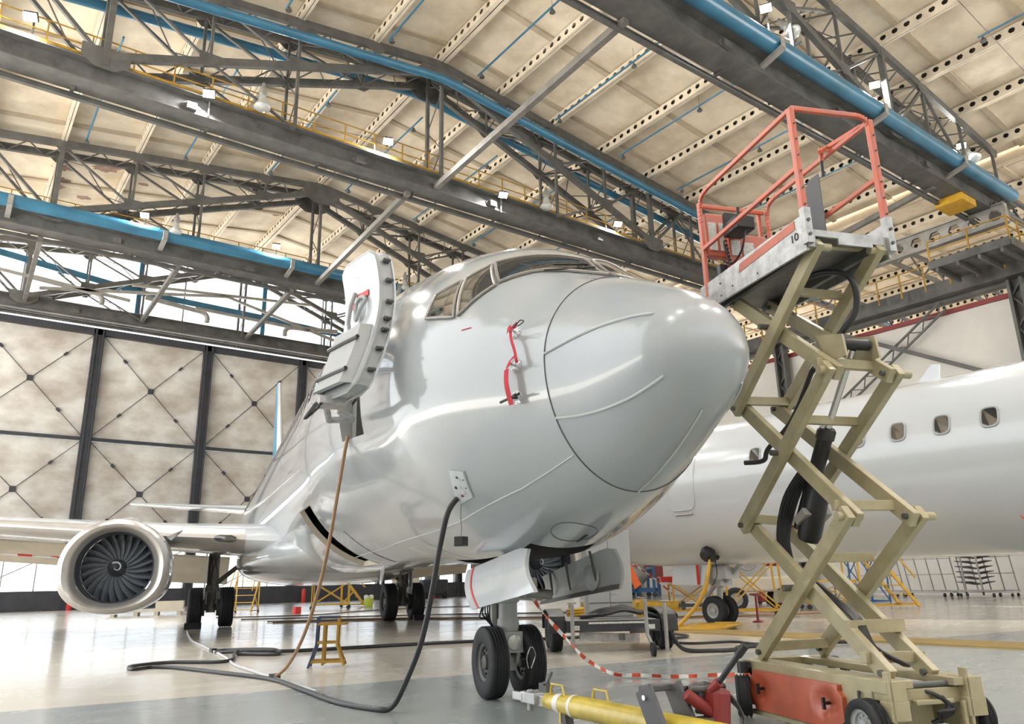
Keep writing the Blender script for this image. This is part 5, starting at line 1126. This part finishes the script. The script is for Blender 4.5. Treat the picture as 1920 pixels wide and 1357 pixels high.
# ------------------------------------------------------------------ work stands and other equipment
def frame_stand(name, lb, cat, loc, rz, L, D, H, wheels=True, x_brace=True, m='yel2', deck=True, taper=0., grp=None):
    t = thing(name, lb, cat, loc, rz, grp); w = .05; zb = .16 if wheels else 0
    for x in (-1, 1):
        for y in (-1, 1): MB().beam((x*L/2, y*D/2, zb), (x*(L/2-taper), y*(D/2), H), w, w).build('post', M[m], t)
    for z, tp in ((zb+.05, 0), (H, taper)):
        mb = MB()
        for y in (-1, 1): mb.beam((-L/2+tp, y*D/2, z), (L/2-tp, y*D/2, z), w, w)
        for x in (-1, 1): mb.beam((x*(L/2-tp), -D/2, z), (x*(L/2-tp), D/2, z), w, w)
        mb.build('rail', M[m], t)
    if x_brace:
        mb = MB()
        for y in (-1, 1): mb.beam((-L/2, y*D/2, zb+.05), (L/2-taper, y*D/2, H), w*.7, w*.7); mb.beam((L/2, y*D/2, zb+.05), (-L/2+taper, y*D/2, H), w*.7, w*.7)
        mb.build('brace', M[m], t)
    if deck: MB().box((0, 0, H+.02), (L-2*taper, D, .04)).build('deck', M[m], t)
    if wheels:
        for x in (-1, 1):
            for y in (-1, 1): mb = MB(); mb.lathe([(.03, -.03), (.08, -.03), (.08, .03), (.03, .03)], (x*L/2, y*D/2, .08), (0, 1, 0), 14); mb.box((x*L/2, y*D/2, .14), (.06, .07, .06)); mb.build('caster', M['black'], t, True)
    return t
def stair(name, lb, loc, rz, H=1.9, W_=.8, n=6, m='yel2', grp=None):
    t = thing(name, lb, 'stairs', loc, rz, grp); L = H*.75
    for x in (-W_/2, W_/2): MB().beam((x, 0, .05), (x, L, H), .05, .09).build('stringer', M[m], t); MB().beam((x, L, 0), (x, L, H+.9), .05, .05).build('post', M[m], t); MB().beam((x, 0, .95), (x, L, H+.9), .04, .04).build('hand_rail', M[m], t); MB().beam((x, L, .1), (x, .1, .1), .04, .04).build('base_rail', M[m], t); MB().beam((x, L, .1), (x, L*.45, H*.5), .04, .04).build('brace', M[m], t)
    for k in range(n): MB().box((0, L*(k+.5)/n, H*(k+.5)/n), (W_, .2, .03)).build('tread', M[m], t)
    for x in (-1, 1): MB().lathe([(.02, -.03), (.07, -.03), (.07, .03), (.02, .03)], (x*W_/2, L, .07), (1, 0, 0), 12).build('caster', M['black'], t, True)
stair('boarding_steps', 'yellow wheeled steps behind the wing-side main wheels', (11.2, 35.2, 0), -.6, 1.5, 1.0, 5)
frame_stand('work_stand', 'yellow wheeled frame trolley on the bright floor under the belly', 'stand', (15.9, 36.3, 0), -.5, 1.7, .9, 1.25, True, True, 'yel2', False)
stair('boarding_steps', 'yellow steps seen behind the far main wheels', (18.9, 38.8, 0), 1.2, 1.6, .9, 5)
t = thing('bucket', 'lime green bucket with white lids on the floor behind the far main wheels', 'bucket', (18.55, 37.6, 0)); MB().lathe([(.2, 0), (.25, .4), (.24, .42), (0, .42)], (0, 0, 0), (0, 0, 1), 16).build('pail', M['lime'], t, True); mb = MB(); mb.lathe([(.12, 0), (.13, .12), (0, .18)], (-.14, 0, .42), (0, 0, 1), 12); mb.lathe([(.12, 0), (.13, .12), (0, .18)], (.14, 0, .42), (0, 0, 1), 12); mb.build('lid', M['tapew'], t, True)
t = thing('pallet_stand', 'low beige wheeled pallet stand behind the engine', 'stand', (8.0, 37.6, 0), -.3); MB().box((0, 0, .21), (3.0, 1.2, .10)).build('deck', M['beige'], t); MB().box((.9, 0, .42), (1.1, 1.1, .32)).build('crate', M['beige'], t)
for x in (-1.3, -.4, .4, 1.3): MB().box((x, 0, .08), (.16, 1.1, .16)).build('foot', M['beige'], t)
for p, lb in (((21.2, 53.2, 0), 'red fire extinguisher at the sliding doors behind the far main wheel'), ((31.6, 53.2, 0), 'red fire extinguisher at the sliding doors beside the nose gear door'), ((7.0, 53.2, 0), 'red fire extinguisher at the sliding doors behind the engine')):
    t = thing('fire_extinguisher', lb, 'extinguisher', p, 0, 'red fire extinguishers'); MB().lathe([(.12, 0), (.14, .03), (.14, .75), (.08, .88), (.04, .92), (.0, .93)], (0, -.2, 0), (0, 0, 1), 14).build('cylinder', M['redb'], t, True); mb = MB(); mb.cyl((0, -.2, .9), (0, -.2, 1.02), .04, 8); mb.tube(spline([(0, -.2, 1.0), (.2, -.3, .9), (.18, -.32, .5)], 6), .02, 6); mb.build('valve_hose', M['black'], t, True)
t = thing('red_box', 'small red box standing alone on the bright floor', 'box', (12.5, 31.9, 0), .3); MB().box((0, 0, .14), (.28, .2, .28)).build('case', M['redb'], t, False, .01); MB().box((.145, 0, .14), (.02, .19, .27)).build('side', M['redp'], t)
t = thing('floor_machine', 'dark floor machine parked at the sliding doors beyond the nose gear door', 'machine', (30.6, 51.6, 0)); MB().box((0, 0, .8), (2.2, 1.2, 1.1)).build('body', M['doorf'], t, False, .1); MB().cyl((0, 0, 1.3), (0, 0, 2.7), .55, 18).build('drum', M['seam'], t, True)
for x in (-.8, .8): wheel(t, x, -.5, .25, .2)
t = thing('locker', 'beige two part locker behind the far main wheel', 'cabinet', (23.2, 42.2, 0), -.4); MB().box((0, 0, .55), (1.6, .6, 1.05)).build('lower_case', M['beige'], t, False, .02); MB().box((0, 0, 1.42), (1.6, .6, .62)).build('upper_case', M['beige'], t, False, .02)
t = thing('tool_case', 'orange tool case on the steps behind the main wheels', 'case', (11.9, 36.1, 1.55), -.6); MB().box((0, 0, .2), (.5, .4, .4)).build('case', M['orangef'], t, False, .03); MB().cyl((0, 0, .4), (0, 0, .5), .06, 8).build('handle', M['orangef'], t, True)
# spare engine on its blue stand, with red container behind
t = thing('engine_stand', 'blue steel engine stand at the pale wall beyond the power trailer', 'stand', (34.2, 35.0, 0), -.62)
mb = MB()
for y in (-.95, .95): mb.box((0, y, .42), (3.8, .2, .24))
for x in (-1.8, -.6, .6, 1.8): mb.box((x, 0, .42), (.2, 2.1, .2))
mb.build('base_frame', M['bluep'], t)
for x in (-1.7, 1.7):
    for y in (-.95, .95): MB().box((x, y, 1.1), (.16, .16, 1.3)).build('upright', M['bluep'], t); MB().lathe([(.06, -.08), (.16, -.08), (.16, .08), (.06, .08)], (x, y, .16), (0, 1, 0), 16).build('caster', M['black'], t, True)
    MB().box((x, 0, 1.7), (.16, 2.0, .16)).build('cross_beam', M['bluep'], t)
t = thing('spare_engine', 'bare spare engine carried on the blue stand', 'engine', (34.2, 35.0, 1.3), -.62)
MB().lathe([(.35, -1.5), (.55, -1.45), (.74, -.6), (.74, .4), (.55, 1.2), (.3, 1.45)], (0, 0, 0), (1, .0, 0), 24).build('casing', M['galv'], t, True)
mb = MB()
for i in range(46):
    q = random.uniform(0, 2*PI); x = random.uniform(-1.2, .8); mb.tube(spline([(x, .74*math.cos(q), .74*math.sin(q)), (x+.25, .84*math.cos(q+.3), .84*math.sin(q+.3)), (x+.5, .74*math.cos(q+.7), .74*math.sin(q+.7))], 4), .035, 5)
mb.build('engine_pipes', M['alu'], t, True)
mb = MB(); mb.lathe([(.25, 0), (.62, 0), (.62, .15), (.25, .15)], (-.35, -1.0, -.25), (0, 1, 0), 22); mb.build('black_port', M['black'], t, True); MB().box((-.35, -1.03, -.25), (.5, .04, .5)).build('white_cover', M['tapew'], t); MB().box((-.35, -1.01, -.25), (.9, .04, .3)).build('yellow_bar', M['yel2'], t)
tag(MB().prism([(33.0, 33.6, 2.0), (33.3, 33.4, 2.0), (33.75, 33.05, .75), (33.45, 33.3, .5)], (.02, .03, 0)).build('warning_flag', M['orangef']), 'bright orange warning flag hanging at the spare engine', 'flag')
t = thing('red_container', 'dark red container beside the spare engine, under the second aircraft belly', 'container', (37.2, 35.8, 1.1), -.62); MB().box((0, 0, .55), (1.8, .9, 1.1)).build('body', M['redp'], t); MB().box((.15, -.47, .7), (.3, .02, .7)).build('gap', M['bay'], t)
for x in (-.7, .7): MB().box((x, .2, -.55), (.16, .5, 1.1)).build('leg', M['bluep'], t)
# gear around the second aircraft's nose wheels
t = thing('tow_bar', 'orange yellow tow bar hitched to the second aircraft nose gear', 'tow bar', (16.35, 13.6, 0), math.radians(38))
MB().lathe([(.06, .75), (.12, .8), (.12, 3.6), (.05, 3.7)], (0, 0, .42), (0, 1, 0), 18).build('tube', M['yel2'], t, True); mb = MB(); mb.box((0, .3, .42), (.2, .5, .08)); mb.beam((-.1, .5, .42), (-.1, .8, .42), .04, .08); mb.beam((.1, .5, .42), (.1, .8, .42), .04, .08); mb.lathe([(.05, 0), (.12, .02), (.12, .1), (.05, .12)], (0, .62, .42), (0, 1, 0), 12); mb.build('tow_head', M['steel'], t); mb = MB(); mb.beam((0, 1.3, .42), (0, 1.3, .1), .05, .05); mb.build('support_leg', M['steel'], t); MB().lathe([(.03, -.03), (.09, -.03), (.09, .03), (.03, .03)], (0, 1.3, .09), (1, 0, 0), 12).build('caster', M['black'], t, True)
frame_stand('tool_trolley', 'yellow trolley table carrying red trays beside the second aircraft nose gear', 'trolley', (17.9, 15.6, 0), -.65, 1.1, .7, .95)
for p, sz, lb in (((17.85, 15.6, .99), (.75, .45, .34), 'large red tray on the yellow trolley table'), ((17.35, 15.95, .99), (.42, .35, .14), 'small red tray at the end of the yellow trolley table')):
    t = thing('red_tray', lb, 'tray', p, -.65, 'red trays on the yellow trolley'); a, b, c = sz; mb = MB(); mb.add([(x*a/2*(1 if z else .8), y*b/2*(1 if z else .8), z*c) for z in (0, 1) for y in (-1, 1) for x in (-1, 1)], [(0, 1, 3, 2), (0, 1, 5, 4), (2, 3, 7, 6), (0, 2, 6, 4), (1, 3, 7, 5)]); mb.build('bin', M['redb'], t); MB().box((0, 0, c), (a+.06, b+.06, .03)).build('rim', M['redb'], t)
frame_stand('work_stand', 'tall yellow cross braced work stand behind the second aircraft nose wheels', 'stand', (18.6, 14.0, 0), -.75, 1.5, .9, 1.55, True, True, 'yel2', False, .05)
t = thing('jack_stand', 'small dark red jack stand on the floor behind the second nose wheels', 'stand', (16.9, 12.6, 0)); MB().lathe([(.14, 0), (.13, .03), (.03, .06), (.025, .62), (.16, .66), (.16, .69), (0, .69)], (0, 0, 0), (0, 0, 1), 12).build('pillar', M['redp'], t, True)
t = thing('tow_tractor', 'tow tractor with spare wheel and red canister behind the yellow work stand', 'tractor', (22.5, 16.7, 0), -.75); MB().box((0, 0, .85), (2.4, 1.2, .5)).build('body', M['beige'], t, False, .08); MB().box((-.3, 0, 1.3), (1.2, 1.1, .5)).build('cab', M['cab'], t, False, .06)
for x in (-.8, .8): wheel(t, 0, 0, .01, .01) if 0 else None
for x in (-.8, .8):
    for y in (-.6, .6): wheel(t, x, y, .38, .24, axis=(0, 1, 0), hubm='cab')
MB().lathe([(.0, 0), (.14, .03), (.14, .6), (0, .65)], (.2, -.5, 1.55), (1, 0, 0), 14).build('red_canister', M['redp'], t, True); mb = MB(); mb.tube([(-.35+.3*math.cos(q*PI/10), -.72, 1.6+.3*math.sin(q*PI/10)) for q in range(20)], .03, 6, True)
for k in range(6): mb.cyl((-.35, -.72, 1.6), (-.35+.3*math.cos(k*PI/3), -.72, 1.6+.3*math.sin(k*PI/3)), .015, 6)
mb.build('reel', M['galv'], t, True)
t = thing('wheeled_extinguisher', 'tall dark red gas bottle beside the yellow work stand', 'bottle', (27.2, 20.0, 0)); MB().lathe([(.16, 0), (.17, .05), (.17, 1.2), (.08, 1.42), (.04, 1.5), (0, 1.52)], (0, 0, .1), (0, 0, 1), 14).build('cylinder', M['redp'], t, True)
for y in (-.2, .2): MB().lathe([(.02, -.03), (.12, -.03), (.12, .03), (.02, .03)], (.15, y, .12), (0, 1, 0), 12).build('caster', M['black'], t, True)
stair('boarding_steps', 'yellow stair with mesh sides behind the scissor lift arms', (26.4, 13.6, 0), 1.05, 2.6, 1.0, 9)
frame_stand('work_stand', 'low yellow frame stand on the floor behind the scissor lift arms', 'stand', (24.6, 15.4, 0), -.7, 1.6, .9, .9, True, True, 'yel2', False)
frame_stand('blue_gantry', 'blue and grey frame gantry behind the yellow stair', 'gantry', (30.5, 17.6, 0), -.5, 1.6, 1.2, 2.4, False, True, 'bluep', False)
# panel racks along the wall
for i in range(3):
    x, y = 37.8+.35*i*.0, 20.9-2.5*i
    t = thing('panel_rack', ('grey wheeled panel rack at the pale wall, nearest the lift', 'grey wheeled panel rack at the pale wall, middle one', 'grey wheeled panel rack at the pale wall, beside the stacked trays')[i], 'rack', (x, y, 0), PI/2, 'grey panel racks')
    for k in range(5): mb = MB(); mb.beam((-1.1+.55*k, -.3, .25), (-1.1+.55*k, .25, 2.4), .04, .04); mb.build('upright', M['galv'], t)
    for z in (.28, 1.0, 1.7, 2.38): mb = MB(); f = (z-.25)/2.15; mb.beam((-1.15, -.3+.55*f, z), (1.15, -.3+.55*f, z), .03, .035); mb.build('shelf_bar', M['galv'], t)
    MB().box((0, 0, .22), (2.3, .7, .05)).build('base', M['greyp'], t)
    for xx in (-1.05, 1.05):
        for yy in (-.3, .3): MB().lathe([(.02, -.03), (.08, -.03), (.08, .03), (.02, .03)], (xx, yy, .09), (1, 0, 0), 10).build('caster', M['black'], t, True)
t = thing('tray_rack', 'upright two post trolley holding the stack of dark trays at the wall', 'rack', (36.6, 16.0, 0), PI/2)
for xx in (-.35, .35): MB().beam((xx, -.1, .1), (xx*.9, .1, 2.5), .06, .06).build('post', M['galv'], t)
MB().box((0, .2, .3), (2.2, .9, .05)).build('base', M['galv'], t)
for xx in (-1, 1): MB().lathe([(.02, -.03), (.09, -.03), (.09, .03), (.02, .03)], (xx, .5, .12), (1, 0, 0), 10).build('caster', M['black'], t, True); MB().lathe([(.02, -.03), (.09, -.03), (.09, .03), (.02, .03)], (xx, -.1, .12), (1, 0, 0), 10).build('caster', M['black'], t, True)
for k in range(8):
    z = .55+k*.22; o = MB().slab([[V(-.62, -.1, z+.1), V(0, .1, z-.02), V(.62, -.1, z+.1)], [V(-.5, 1.0, z+.1), V(0, .9, z-.02), V(.5, 1.0, z+.1)]], V(0, 0, .03)).build('dark_tray', M['seam'])
    tag(o, f'dark folded tray in the rack at the wall, {ordn[k+1]} counting up from the floor', 'tray', 'dark trays in the wall rack'); o.location = (36.7, 16.0, 0); o.rotation_euler.z = -PI/2
